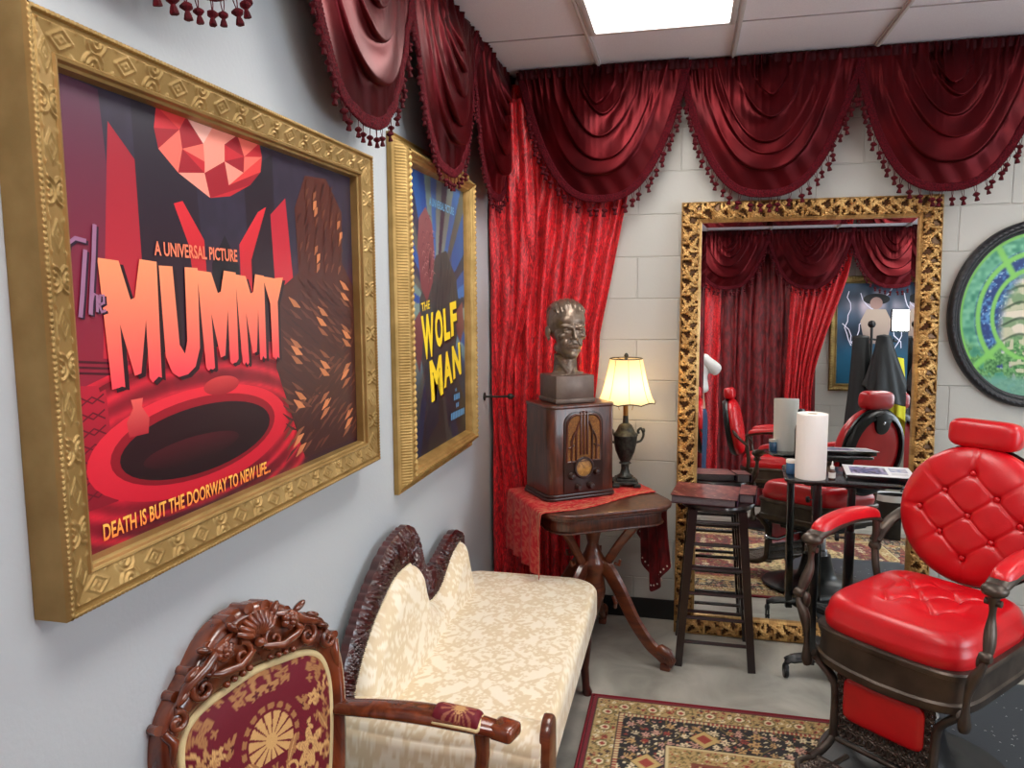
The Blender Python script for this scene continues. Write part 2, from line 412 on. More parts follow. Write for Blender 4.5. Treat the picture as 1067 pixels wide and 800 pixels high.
def scroll_disp(w0, w1, amp, period=0.13):
    """embossed band of nested arcs, diamonds and scrolls between offsets w0 and w1"""
    def f(s, o, L):
        n = max(1, round(L/period)); P = L/n
        q = (s/P) - np.floor(s/P+0.5)          # -.5 .. .5 in one repeat
        v = (o-w0)/(w1-w0); inside = sstep(0, .06, v)*(1-sstep(.94, 1, v)); vv = v-0.5
        x = q*P; y = vv*(w1-w0); hw = (w1-w0)/2
        d1 = np.hypot(x-P*.5*np.sign(x+1e-9), y+hw*.9); d2 = np.hypot(x-P*.5*np.sign(x+1e-9), y-hw*.9)
        d = np.minimum(d1, d2)
        rings = 0.5+0.5*np.cos(d*2*PI/0.0098)
        ringm = (1-sstep(hw*1.05, hw*1.2, d))
        dia = np.abs(x)/(P*.17)+np.abs(y)/(hw*.72)
        dm = np.exp(-((dia-1)/.16)**2) + .7*np.exp(-((dia-.35)/.2)**2)
        lea = np.exp(-((np.abs(y)-hw*.35-np.abs(x)*.5)/.003)**2)*sstep(P*.14, P*.2, np.abs(x))*(1-sstep(P*.34, P*.4, np.abs(x)))
        hgt = rings*.75*ringm*(dia > 1.15) + .55*dm + lea*.8
        return amp*hgt*inside
    return f
def add_disp(*fs):
    return lambda s, o, L: sum(f(s, o, L) for f in fs)
def bead_disp(o0, wd, period, amp):
    def f(s, o, L):
        n = max(1, round(L/period)); P = L/n; q = (s/P)-np.floor(s/P)-.5
        r2 = (q*P/(P*.48))**2 + ((o-o0)/(wd*.5))**2
        return amp*np.sqrt(np.clip(1-r2, 0, 1))
    return f
def rope_disp(o0, wd, period, amp, slant=1.0):
    def f(s, o, L):
        w = np.clip(1-((o-o0)/(wd*.5))**2, 0, 1)
        return amp*np.sqrt(w)*(0.5+0.5*np.cos(2*PI*(s+slant*(o-o0))/period))
    return f

class Art:
    """a printed sheet: coloured polygons in sheet coordinates (0..1, 0..1)"""
    def __init__(s, w, h): s.w, s.h, s.mb, s.L = w, h, MB(), 0; s.map = lambda x, y: (x, y)
    def field(s, fn, nu, nv):
        u, v = np.meshgrid(np.linspace(0, 1, nu), np.linspace(0, 1, nv)); c = fn(u, v)
        s.mb.grid(np.stack([u*s.w, v*s.h, u*0], -1), lin(c)); s.L += 1
    def poly(s, pts, c, c2=None, dz=None):
        if dz is None: s.L += 1; dz = s.L*0.000008
        pts = [s.map(x, y) for x, y in pts]
        P = np.array([(x*s.w, y*s.h, dz) for x, y in pts])
        col = np.tile(lin(c), (len(P), 1))
        if c2 is not None:
            t = (P[:, 1]-P[:, 1].min())/max(1e-6, np.ptp(P[:, 1])); col = col*(t[:, None])+lin(c2)*(1-t[:, None])
        bm = bmesh.new(); vs = [bm.verts.new(p) for p in P]
        if len(vs) > 3:
            es = [bm.edges.new((vs[i], vs[(i+1) % len(vs)])) for i in range(len(vs))]
            bmesh.ops.triangle_fill(bm, edges=es, use_beauty=True, normal=(0, 0, 1))
        else: bm.faces.new(vs)
        bm.verts.index_update()
        F = []
        for f in bm.faces:
            idx = [v.index for v in f.verts]
            if f.normal.z < 0: idx = idx[::-1]
            F.append(tuple(idx))
        bm.free(); s.mb.add(P, F, col)
    def ellipse(s, cx, cy, rx, ry, c, c2=None, n=40, a0=0, a1=2*PI):
        s.poly([(cx+rx*math.cos(a), cy+ry*math.sin(a)) for a in np.linspace(a0, a1, n, endpoint=abs(a1-a0) < 6.2)], c, c2)
    def stroke(s, pts, wd, c):
        P = [np.array((x*s.w, y*s.h)) for x, y in (s.map(*q) for q in pts)]; Lf, Rt = [], []
        wd = [wd]*len(P) if np.isscalar(wd) else wd
        for i, p in enumerate(P):
            t = P[min(i+1, len(P)-1)]-P[max(i-1, 0)]; t = t/max(1e-9, np.hypot(*t)); n = np.array((-t[1], t[0]))*wd[i]/2
            Lf.append(p+n); Rt.append(p-n)
        s.L += 1; dz = s.L*0.000008
        V = [(q[0], q[1], dz) for q in Lf]+[(q[0], q[1], dz) for q in Rt]; k = len(P)
        s.mb.add(V, [(i, k+i, k+i+1, i+1) for i in range(k-1)], lin(c))
    def text(s, txt, x, y, wd, ht, c, c2=None, rot=0.0, bold=0.0, shear=0.0):
        cu = bpy.data.curves.new('t', 'FONT'); cu.body = txt; cu.offset = bold; cu.shear = shear; cu.resolution_u = 3
        ob = bpy.data.objects.new('t', cu); COL.objects.link(ob); bpy.context.view_layer.update()
        me = ob.to_mesh(); V = np.array([v.co[:] for v in me.vertices]); F = [tuple(p.vertices) for p in me.polygons]
        ob.to_mesh_clear(); bpy.data.objects.remove(ob); bpy.data.curves.remove(cu)
        mn, mx = V.min(0), V.max(0); s.L += 1
        X = (V[:, 0]-mn[0])/(mx[0]-mn[0])*wd*s.w; Y = (V[:, 1]-mn[1])/(mx[1]-mn[1])*ht*s.h
        tt = Y/max(1e-9, ht*s.h)
        cr, sr = math.cos(rot), math.sin(rot)
        P = np.stack([x*s.w+X*cr-Y*sr, y*s.h+X*sr+Y*cr, np.full(len(X), s.L*0.000008+.0001)], -1)
        col = np.tile(lin(c), (len(P), 1)) if c2 is None else lin(c)*tt[:, None]+lin(c2)*(1-tt[:, None])
        a, b, cc = F[0][:3]; nz = np.cross(P[b]-P[a], P[cc]-P[a])[2]
        if nz < 0: F = [f[::-1] for f in F]
        s.mb.add(P, F, col)

# ---- large landscape poster in the carved gold frame (left wall)
def poster_large():
    y0, y1, z0, z1 = -2.872, -1.670, 1.147, 2.055
    Wd, H = y1-y0, z1-z0
    root = empty('picture_frame', (XL, y0, z0), 0, 'wide carved gold frame with a red and black poster, nearest on the left wall', 'framed poster')
    M = frameM((0, 0, 0), (0, 1, 0), (0, 0, 1), (1, 0, 0))
    mb = MB()
    prof = [(0, 0.001), (0, .060), (.003, .066), (.009, .066), (.011, .061), (.014, .061), (.018, .064), (.055, .053), (.058, .057), (.063, .055), (.065, .046), (.070, .044), (.072, .020)]
    d = add_disp(scroll_disp(.017, .056, .0052), bead_disp(.0065, .009, .009, .003))
    frame_side_grids(mb, Wd, H, prof, d, step=0.0022, M=M)
    mb.build('frame', MATS['gold_leafed'], root, angle=60)
    o = .068; A = Art(Wd-2*o, H-2*o)
    A.map = lambda x, y: (min(1, .823*x-.006) if x < .999 else 1, y)
    def bg(u, v):
        top, bot = np.array((46, 40, 58.)), np.array((190, 18, 40.))
        c = mixc(top, np.array((120, 18, 38.)), sstep(.75, .35, v))
        c = mixc(c, np.array((198, 22, 44.)), sstep(.5, .12, v)*sstep(0, .1, v)*(.6+.4*np.sin(u*9+1)))
        c = mixc(c, np.array((150, 20, 44.)), sstep(.3, .0, u)*.7*sstep(.9, .3, v))
        c = mixc(c, np.array((40, 12, 28.)), sstep(.10, .0, v))
        # pool steps
        for k in range(7):
            r = np.hypot((u-.32)/(.30+.024*k), (v-.17)/(.10+.025*k))
            c = mixc(c, np.array((228, 36, 56.)) if k % 2 == 0 else np.array((120, 10, 28.)), np.exp(-((r-1)/.045)**2)*.75)
        c = c*(0.92+.16*vnoise(u*60, v*40)[..., None])
        return np.clip(c, 0, 255)
    A.field(bg, 170, 130)
    # red room: wall strips, columns, hanging faceted lamp
    A.poly([(0, .35), (0, 1), (.13, .99), (.17, .40)], (78, 44, 66), (140, 22, 46))
    A.poly([(.10, .42), (.15, .93), (.22, .86), (.225, .40)], (150, 28, 46), (190, 40, 56))
    A.poly([(.225, .42), (.215, 1), (.40, 1), (.44, .42)], (34, 32, 46), (48, 20, 34))
    A.poly([(.62, .42), (.60, .9), (.74, .98), (.745, .42)], (30, 26, 38), (44, 16, 30))
    A.poly([(.745, .30), (.72, .80), (.80, .86), (.86, .30)], (186, 38, 56), (206, 46, 60))
    A.poly([(.40, .42), (.375, .68), (.33, .78), (.36, .79), (.43, .70), (.44, .42)], (214, 40, 52), (160, 26, 40))
    A.poly([(.62, .42), (.62, .66), (.70, .82), (.66, .80), (.57, .70), (.57, .42)], (222, 46, 58), (160, 26, 40))
    A.poly([(.455, .42), (.455, .64), (.51, .72), (.565, .64), (.565, .42)], (22, 18, 28))
    A.poly([(.47, .42), (.49, .60), (.53, .60), (.55, .42)], (204, 50, 58), (140, 26, 40))
    P = {}
    cols = [(246, 150, 132), (240, 110, 96), (222, 62, 62), (196, 38, 50), (156, 24, 40), (250, 186, 172)]
    rows_ = [(1.0, .29, .68, 5), (.955, .28, .69, 6), (.91, .29, .68, 6), (.865, .35, .63, 4), (.82, .46, .54, 2)]
    pts = [[(x0+(x1-x0)*i/(n-1), yy+(.008 if i % 2 else -.008) if yy < 1 else 1) for i in range(n)] for yy, x0, x1, n in rows_]
    for r in range(len(pts)-1):
        a, b = pts[r], pts[r+1]; i = j = 0
        while i < len(a)-1 or j < len(b)-1:
            cen = ((a[i][0]+b[j][0])/2-.47); k = random.randrange(6) if abs(cen) < .09 else random.choice([1, 2, 3, 4, 4])
            if j >= len(b)-1 or (i < len(a)-1 and (i+1)/(len(a)-1) <= (j+1)/(len(b)-1)):
                A.poly([a[i], b[j], a[i+1]], cols[k]); i += 1
            else:
                A.poly([a[i], b[j], b[j+1]], cols[k]); j += 1
    # panel on the left, pool
    for k in range(3): A.poly([(.01, .42-k*.012), (.01, .425-k*.012), (.16, .405-k*.012), (.16, .40-k*.012)], (70, 10, 26))
    A.poly([(.02, .10), (.02, .37), (.10, .36), (.115, .10)], (176, 24, 48), (128, 14, 34))
    for k in range(7):
        zz = .12+k*.034
        A.stroke([(.035, zz), (.065, zz+.017), (.095, zz)], .003, (96, 8, 26)); A.stroke([(.035, zz+.02), (.065, zz+.003), (.095, zz+.02)], .003, (96, 8, 26))
    A.ellipse(.40, .185, .36, .135, (226, 40, 58), (190, 20, 44)); A.ellipse(.40, .19, .30, .105, (150, 14, 34), (120, 8, 26))
    A.ellipse(.40, .185, .275, .088, (40, 8, 18), (24, 4, 12)); A.ellipse(.36, .165, .17, .032, (70, 12, 24), (28, 4, 12))
    A.stroke([(.66*math.cos(a)*.52+.40, .33+.06*math.sin(a)) for a in np.linspace(.4, 2.74, 14)], .008, (112, 8, 26))
    A.ellipse(.47, .315, .07, .025, (204, 60, 62), (150, 22, 36))
    # plain jar on the pool's edge
    A.poly([(.155, .235), (.15, .27), (.17, .30), (.165, .32), (.20, .32), (.195, .30), (.215, .27), (.21, .235)], (228, 90, 84), (168, 30, 44))
    A.map = lambda x, y: (.585+(x-.725)*1.54, y*1.13)
    # generic stand-in at the right: a dark draped column with lit cloth folds
    A.poly([(.80, .02), (.725, .30), (.73, .50), (.80, .56), (.795, .74), (.83, .84), (.90, .85), (.955, .76), (.95, .60), (.995, .52), (.995, .02)], (84, 40, 32), (58, 26, 26))
    rr = random.Random(3)
    for row in range(30):                                    # lit folds of the drapery, in two crossing swathes
        for col_ in range(9):
            y0 = .035+row*.0265+rr.uniform(-.006, .006); x0 = .742+col_*.028+rr.uniform(-.006, .006)
            if y0 > .50 and not (.80 < x0 < .945): continue
            if y0 > .74 and not (.82 < x0 < .93): continue
            up = (x0-.86)*1.1 > (y0-.26) if y0 < .55 else (x0 > .87)
            lit = (.5+.5*math.sin(row*1.1+col_*.9))*(.35+.65*(col_ % 3 == 1))
            c = [int(a+(b-a)*lit) for a, b in zip((58, 28, 28), (206, 128, 82))]
            dx, dy = (.034, .030) if up else (.034, -.030)
            if y0 > .55: dx, dy = .012, .030
            A.stroke([(x0, y0), (x0+dx*.5, y0+dy*.62), (min(.985, x0+dx), y0+dy)], [.002, .013*(.5+lit), .002], c)
    # lettering
    A.map = lambda x, y: (.08+(x-.105)*.823, .348+(y-.325)*.845)
    def letters(dx, dy, c, c2):
        # each letter as a tall tapering polygon with ragged feet
        def rag(x0, x1, y, n=5):
            return [(x0+(x1-x0)*i/(n-1), y+rr2.uniform(-.008, .008)) for i in range(n)]
        def put(poly): A.poly([(x+dx, y+dy) for x, y in poly], c, c2)
        rr2 = random.Random(5)
        def M_(x0, x1, yt, yb, tk):
            xm = (x0+x1)/2; w = (x1-x0)
            put(rag(x0+.010, x0+.010+w*tk*.8, yb)+[(x0+w*tk*.95, yb+.17), (xm-.005, yb+.03), (xm+.014, yb+.035), (x1-w*tk*.95, yb+.18)]+rag(x1-w*tk*.95, x1-.004, yb+.012)+[(x1, yt), (x1-w*tk*1.15, yt+.004), (xm+.008, yb+.24), (xm-.004, yb+.235), (x0+w*tk*1.1, yt-.004), (x0-.006, yt)])
        def U_(x0, x1, yt, yb, tk):
            w = x1-x0
            put([(x0, yt), (x0+.006, yb+.06), (x0+w*.18, yb+.012), (x0+w*.35, yb-.004), (x0+w*.6, yb), (x0+w*.82, yb+.02), (x1-.004, yb+.075), (x1+.002, yt), (x1-w*tk, yt), (x1-w*tk-.004, yb+.10), (x0+w*.55, yb+.062), (x0+w*tk+.01, yb+.09), (x0+w*tk, yt)])
        def Y_(x0, x1, yt, yb, tk):
            xm = (x0+x1)/2+.004; w = x1-x0
            put([(x0, yt), (xm-w*tk*.55, yb+.20)]+rag(xm-w*tk*.52, xm+w*tk*.48, yb)+[(xm+w*tk*.55, yb+.205), (x1+.008, yt), (x1-w*tk*.8, yt-.003), (xm+.004, yb+.29), (x0+w*tk*1.15, yt-.003)])
        M_(.105, .262, .665, .325, .28); U_(.268, .395, .655, .338, .34); M_(.400, .545, .648, .345, .29); M_(.548, .672, .642, .345, .29); Y_(.665, .760, .640, .345, .36)
    letters(.012, -.010, (30, 10, 22), (40, 8, 20))
    letters(0, 0, (255, 150, 104), (238, 62, 80))
    A.map = lambda x, y: (x, y)
    for dx, dy, c in ((.004, -.004, (40, 16, 40)), (0, 0, (150, 104, 136))):
        q = lambda P: [(x+dx, y+dy) for x, y in P]
        A.stroke(q([(.052, .650), (.047, .61), (.041, .56), (.034, .51)]), .009, c)
        A.stroke(q([(.016, .640), (.020, .660), (.034, .672), (.055, .668)]), .007, c)
        A.stroke(q([(.074, .705), (.068, .64), (.060, .57), (.054, .515)]), .009, c)
        A.stroke(q([(.056, .535), (.063, .560), (.070, .555), (.068, .520)]), .006, c)
        A.stroke(q([(.073, .535), (.083, .540), (.083, .556), (.076, .556), (.073, .535), (.077, .520), (.086, .524)]), .005, c)
    A.map = lambda x, y: (x, y)
    A.text('A UNIVERSAL PICTURE', .205, .650, .245, .034, (246, 130, 96), bold=.02)
    A.text('DEATH IS BUT THE DOORWAY TO NEW LIFE...', .050, .024, .49, .038, (255, 196, 90), (250, 130, 60), bold=.02)
    p = A.mb.build('poster', MATS['print'], root, smooth=False, M=frameM((.024, o, o), (0, 1, 0), (0, 0, 1), (1, 0, 0)))
    return root
poster_large()

# ---- portrait poster with blue rays in the ribbed gold frame (left wall)
def poster_rays():
    y0, y1, z0, z1 = -1.405, -0.500, 0.965, 2.185
    Wd, H = y1-y0, z1-z0
    root = empty('picture_frame', (XL, y0, z0), 0, 'tall ribbed gold frame with a blue ray poster and yellow title, beside the red curtain', 'framed poster')
    M = frameM((0, 0, 0), (0, 1, 0), (0, 0, 1), (1, 0, 0)); mb = MB()
    prof = [(0, .001), (0, .018), (.005, .024), (.010, .018), (.016, .020), (.044, .052), (.050, .060), (.060, .062), (.065, .056), (.070, .054), (.075, .048), (.080, .046), (.086, .030), (.089, .015)]
    def ribs(s, o, L):
        v = sstep(.015, .020, o)*(1-sstep(.041, .046, o)); return .0028*v*(0.5+0.5*np.cos(2*PI*s/.010))
    frame_side_grids(mb, Wd, H, prof, add_disp(ribs, rope_disp(.055, .013, .022, .008, 1.2)), step=0.0025, M=M)
    mb.build('frame', MATS['gold_bright'], root, angle=60)
    o = .085; A = Art(Wd-2*o, H-2*o)
    def bg(u, v):
        a = np.arctan2((v-.52)*1.45, (u-.46)); k = np.floor(a/(2*PI)*46)
        pal = np.array([(44, 88, 150), (104, 142, 158), (58, 110, 176), (120, 142, 136), (50, 58, 76), (84, 92, 88), (40, 80, 146), (110, 136, 132)], float)
        c = pal[(hashn(k, 3)*8).astype(int)]
        d = sstep(.42, .2, v)
        c = mixc(c, c*.35+np.array((16, 10, 10)), d)
        dv = np.exp(-((u-.62)/.22)**2)*sstep(.62, .9, v)
        return mixc(c, np.array((64, 52, 54.)), dv*.45)
    A.field(bg, 130, 180)
    # generic stand-in: a dark weathered boulder with a ruddy cap
    A.poly([(.30, .62), (.22, .56), (.20, .40), (.30, .20), (.28, .04), (.48, .10), (.50, .24), (.58, .24), (.66, .05), (.86, .12), (.80, .35), (.90, .50), (.84, .64), (.66, .745), (.48, .72), (.40, .66)], (64, 74, 72), (30, 30, 44))
    A.poly([(.24, .60), (.20, .74), (.23, .84), (.33, .885), (.43, .83), (.46, .72), (.42, .62), (.33, .55)], (128, 84, 86), (112, 62, 66))
    for k in range(40):
        x = .25+random.random()*.18; y = .60+random.random()*.24
        A.stroke([(x, y), (x+.02, y+.02), (x+.05, y+.015)], [.001, .005, .001], random.choice([(150, 104, 100), (90, 48, 54), (170, 128, 124)]))
    for k in range(60):
        x = .34+random.random()*.45; y = .16+random.random()*.5
        A.stroke([(x, y), (x+.03, y+.05), (x+.04, y+.11)], [.001, .006, .001], random.choice([(52, 60, 60), (84, 94, 88), (34, 38, 46)]))
    A.poly([(.10, .47), (.22, .52), (.26, .42), (.20, .30), (.16, .34)], (116, 70, 72), (84, 50, 56))
    A.poly([(.80, .50), (.95, .55), (.98, .44), (.90, .38), (.84, .42)], (128, 78, 78), (92, 54, 60))
    A.text('A UNIVERSAL PICTURE', .385, .895, .42, .030, (110, 168, 206), rot=-.02, bold=.02)
    A.text('THE', .24, .515, .13, .030, (236, 208, 60), rot=.12, bold=.02)
    for dx, dy, c in ((.018, -.010, (20, 16, 22)), (0, 0, (244, 214, 50))):
        x = .25
        for ch, w, hh, yo in (('W', .19, .160, -.035), ('O', .13, .140, .0), ('L', .11, .125, .022), ('F', .12, .135, .035)):
            A.text(ch, x+dx, .375+yo+dy, w, hh, c, bold=.045, rot=.10); x += w+.015
        x = .37
        for ch, w, hh, yo in (('M', .20, .155, -.035), ('A', .16, .135, .0), ('N', .16, .135, .022)):
            A.text(ch, x+dx, .215+yo+dy, w, hh, c, bold=.045, rot=.12); x += w+.012
    for yy, x0, x1, h_ in ((.185, .79, .82, .012), (.150, .76, .88, .024), (.118, .80, .84, .018), (.075, .70, .95, .028)):
        x = x0
        while x < x1-.004:
            A.poly([(x, yy), (x+.022, yy+.003), (x+.022, yy+h_+.003), (x, yy+h_)], (92, 150, 196)); x += .030
    A.mb.build('poster', MATS['print'], root, smooth=False, M=frameM((.018, o, o), (0, 1, 0), (0, 0, 1), (1, 0, 0)))
poster_rays()

# ---- oval picture on the back wall
def oval_picture():
    cx, cz, a, b = 1.508, 1.555, .352, .415
    root = empty('oval_picture', (cx, YB, cz), 0, 'oval black-framed picture in green and blue, right of the gilded mirror', 'framed picture')
    mb = MB(); th = np.linspace(0, 2*PI, 480, endpoint=False)
    prof = np.array([(0, .0005), (.0, .022), (.004, .030), (.012, .036), (.022, .036), (.030, .030), (.036, .031), (.042, .022), (.050, .020), (.052, .006)])
    seg = np.r_[0, np.cumsum(np.hypot(*np.diff(prof, axis=0).T))]; t = np.linspace(0, seg[-1], 34)
    o = np.interp(t, seg, prof[:, 0])[:, None]; h = np.interp(t, seg, prof[:, 1])[:, None]
    h = h + np.exp(-((o-.016)/.009)**2)*.0045*(.5+.5*np.cos(th*90+o*300))*(np.abs(o-.016) < .02)
    P = np.stack([(a-o)*np.cos(th), -h, (b-o)*np.sin(th)], -1); mb.grid(P, None, True)
    mb.build('frame', MATS['oval_black'], root, angle=60)
    # printed picture: green arcs over blue water, pale stones
    mb = MB(); r = np.linspace(0, 1, 110)[:, None]; tt = np.linspace(0, 2*PI, 300, endpoint=False)[None, :]
    X = (a-.046)*r*np.cos(tt); Z = (b-.046)*r*np.sin(tt)
    n1 = vnoise(X*60+9, Z*60+3); n2 = vnoise(X*150+5, Z*150+1, 3)
    c = mixc(np.array((30, 58, 118.)), np.array((84, 140, 196.)), sstep(.35, .8, n1*.6+n2*.4))
    c = mixc(c, np.array((222, 236, 240.)), sstep(.80, .95, n2)*.7)
    up = sstep(.18, .24, Z+.1*X); gr = mixc(np.array((52, 128, 104.)), np.array((130, 196, 160.)), n1)
    c = mixc(c, gr, sstep(.77, .80, r+0*X))
    st = sstep(.19, .14, np.hypot((X-.03)/1.0, (Z+.06)/1.7)); stone = mixc(np.array((188, 190, 160.)), np.array((120, 150, 110.)), sstep(.4, .7, n1))
    stone = mixc(stone, np.array((216, 208, 190.)), sstep(.55, .7, vnoise(X*18, Z*34, 2)))
    c = mixc(c, stone, st)
    c = mixc(c, np.array((40, 60, 40.)), st*sstep(.12, .0, np.abs(np.mod((Z+.02*np.sin(X*30))*14, 1)-.5)-.02)*.7)
    fol = sstep(-.10, -.17, Z+.03*np.sin(X*25))*sstep(.45, .55, n1+.15); c = mixc(c, mixc(np.array((40, 96, 50.)), np.array((126, 182, 112.)), n2), fol)
    c = mixc(c, np.array((110, 160, 150.)), sstep(-.26, -.30, Z)*.8)
    # painted green hoops
    green = np.array((126, 196, 96.))
    for rr_, w_ in ((.97, .026), (.74, .036), (.55, .030)): c = mixc(c, green, np.exp(-((r+0*X-rr_)/w_)**4)*(Z > -.2))
    for ang in (2.15, 3.85): c = mixc(c, green, np.exp(-(((tt-ang)*r)/.045)**4)*sstep(.5, .54, r+0*X))
    mb.grid(np.stack([X, -.008+0*X, Z], -1), lin(np.clip(c, 0, 255)), True)
    mb.build('print', MATS['print'], root)
oval_picture()
# ================================================================ leaning gilded mirror
TILT = 0.053
def mirror():
    Wd, H = 1.135, 2.09
    root = empty('wall_mirror', (-0.028, -0.122, 0.0), 0, 'tall mirror in a carved gilded leaf frame leaning on the block wall', 'mirror')
    st, ct = math.sin(TILT), math.cos(TILT)
    M = frameM((0, 0.022*0, 0), (1, 0, 0), (0, st, ct), (0, -ct, st))
    w0, w1 = .005, .083
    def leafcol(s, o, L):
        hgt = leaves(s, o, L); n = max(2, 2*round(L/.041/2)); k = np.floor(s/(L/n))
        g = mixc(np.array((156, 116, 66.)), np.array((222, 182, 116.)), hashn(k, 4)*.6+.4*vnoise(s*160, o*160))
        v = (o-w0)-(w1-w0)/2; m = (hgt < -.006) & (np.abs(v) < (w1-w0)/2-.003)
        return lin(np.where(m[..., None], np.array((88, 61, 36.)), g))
    def leaves(s, o, L):
        n = max(2, 2*round(L/.041/2)); P = L/n; v = (o-w0)-(w1-w0)/2; hw = (w1-w0)/2
        best = np.full(s.shape, -.010); k0 = np.floor(s/P)
        for dk in range(-3, 4):
            k = k0+dk; c = (k+.5)*P; par = np.mod(k, 2)*2-1
            for j in range(3):
                ang = par*(0.80 if j == 0 else -0.45 if j == 1 else 1.5)
                cx = c+(hashn(k, 3*j)-.5)*.010; cy = (hashn(k, 7+j)-.5)*.016 + (0 if j == 0 else par*hw*.55 if j == 1 else -par*hw*.62)
                ln = (.056 if j == 0 else .030)*(0.9+.3*hashn(k, 1+j)); wd = (.0105 if j == 0 else .0082 if j == 1 else .0078)
                dx = s-cx; dy = v-cy
                u = dx*np.cos(ang)+dy*np.sin(ang); q = -dx*np.sin(ang)+dy*np.cos(ang) - par*8*(u*u)*(0.35)
                e = wd*np.sqrt(np.clip(1-(u/ln)**2, 0, 1))*(1+.34*np.cos(u*2*PI/.013))
                r = np.abs(q)/np.maximum(e, 1e-6)
                hgt = .013*np.sqrt(np.clip(1-r*r, 0, 1))*(.75+.25*(u/ln)) - .0035*np.exp(-(q/.0016)**2) + .002*par*j
                hgt = np.where(r < 1, hgt + .002*np.cos(u*2*PI/.0075+np.abs(q)*500)*.5, -.010)
                best = np.maximum(best, hgt)
            bx = c+P*.5; by = par*hw*.30
            d = np.hypot(s-bx, v-by)/.0065; best = np.maximum(best, np.where(d < 1, .010*np.sqrt(np.clip(1-d*d, 0, 1)), -.010))
        m = sstep(-hw, -hw+.004, v)*(1-sstep(hw-.004, hw, v))
        return best*m
    prof = [(0, -.012), (0, .030), (.005, .036), (.012, .036), (.044, .044), (.078, .034), (.084, .034), (.088, .028), (.094, .024), (.097, .004)]
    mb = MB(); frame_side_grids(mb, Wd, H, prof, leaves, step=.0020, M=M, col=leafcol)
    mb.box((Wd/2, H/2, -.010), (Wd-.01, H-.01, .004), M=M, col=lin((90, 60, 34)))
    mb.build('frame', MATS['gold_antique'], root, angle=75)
    # glass with a bevelled rim
    o, bw, rise = .094, .024, .0011
    a0, b0, a1, b1 = o, o, Wd-o, H-o
    outer = [(a0, b0, rise), (a1, b0, rise), (a1, b1, rise), (a0, b1, rise)]
    inner = [(a0+bw, b0+bw, 0), (a1-bw, b0+bw, 0), (a1-bw, b1-bw, 0), (a0+bw, b1-bw, 0)]
    mb = MB(); mb.add([(x, y, z+.003) for x, y, z in outer+inner], [(4, 5, 6, 7), (0, 1, 5, 4), (1, 2, 6, 5), (2, 3, 7, 6), (3, 0, 4, 7)], M=M)
    mb.build('mirror_glass', MATS['mirror_glass'], root, smooth=False)
mirror()

# ================================================================ swag valances
def tassel_mesh():
    mb = MB()
    for s in (-1, 1): mb.tube([(s*.0035, 0, 0), (s*.004, 0, -.012), (s*.0015, 0, -.024)], .0011, 5)
    mb.lathe([(.0015, -.024), (.006, -.026), (.0105, -.030), (.0105, -.034), (.006, -.038), (.0035, -.040), (.0055, -.045), (.0075, -.053), (.007, -.055), (.001, -.055)], 12, rfun=lambda t, z: 1+.12*np.cos(5*t))
    o = mb.build('tassel', MATS['tassel_thread']); me = o.data; bpy.data.objects.remove(o); return me
TASSEL = tassel_mesh()

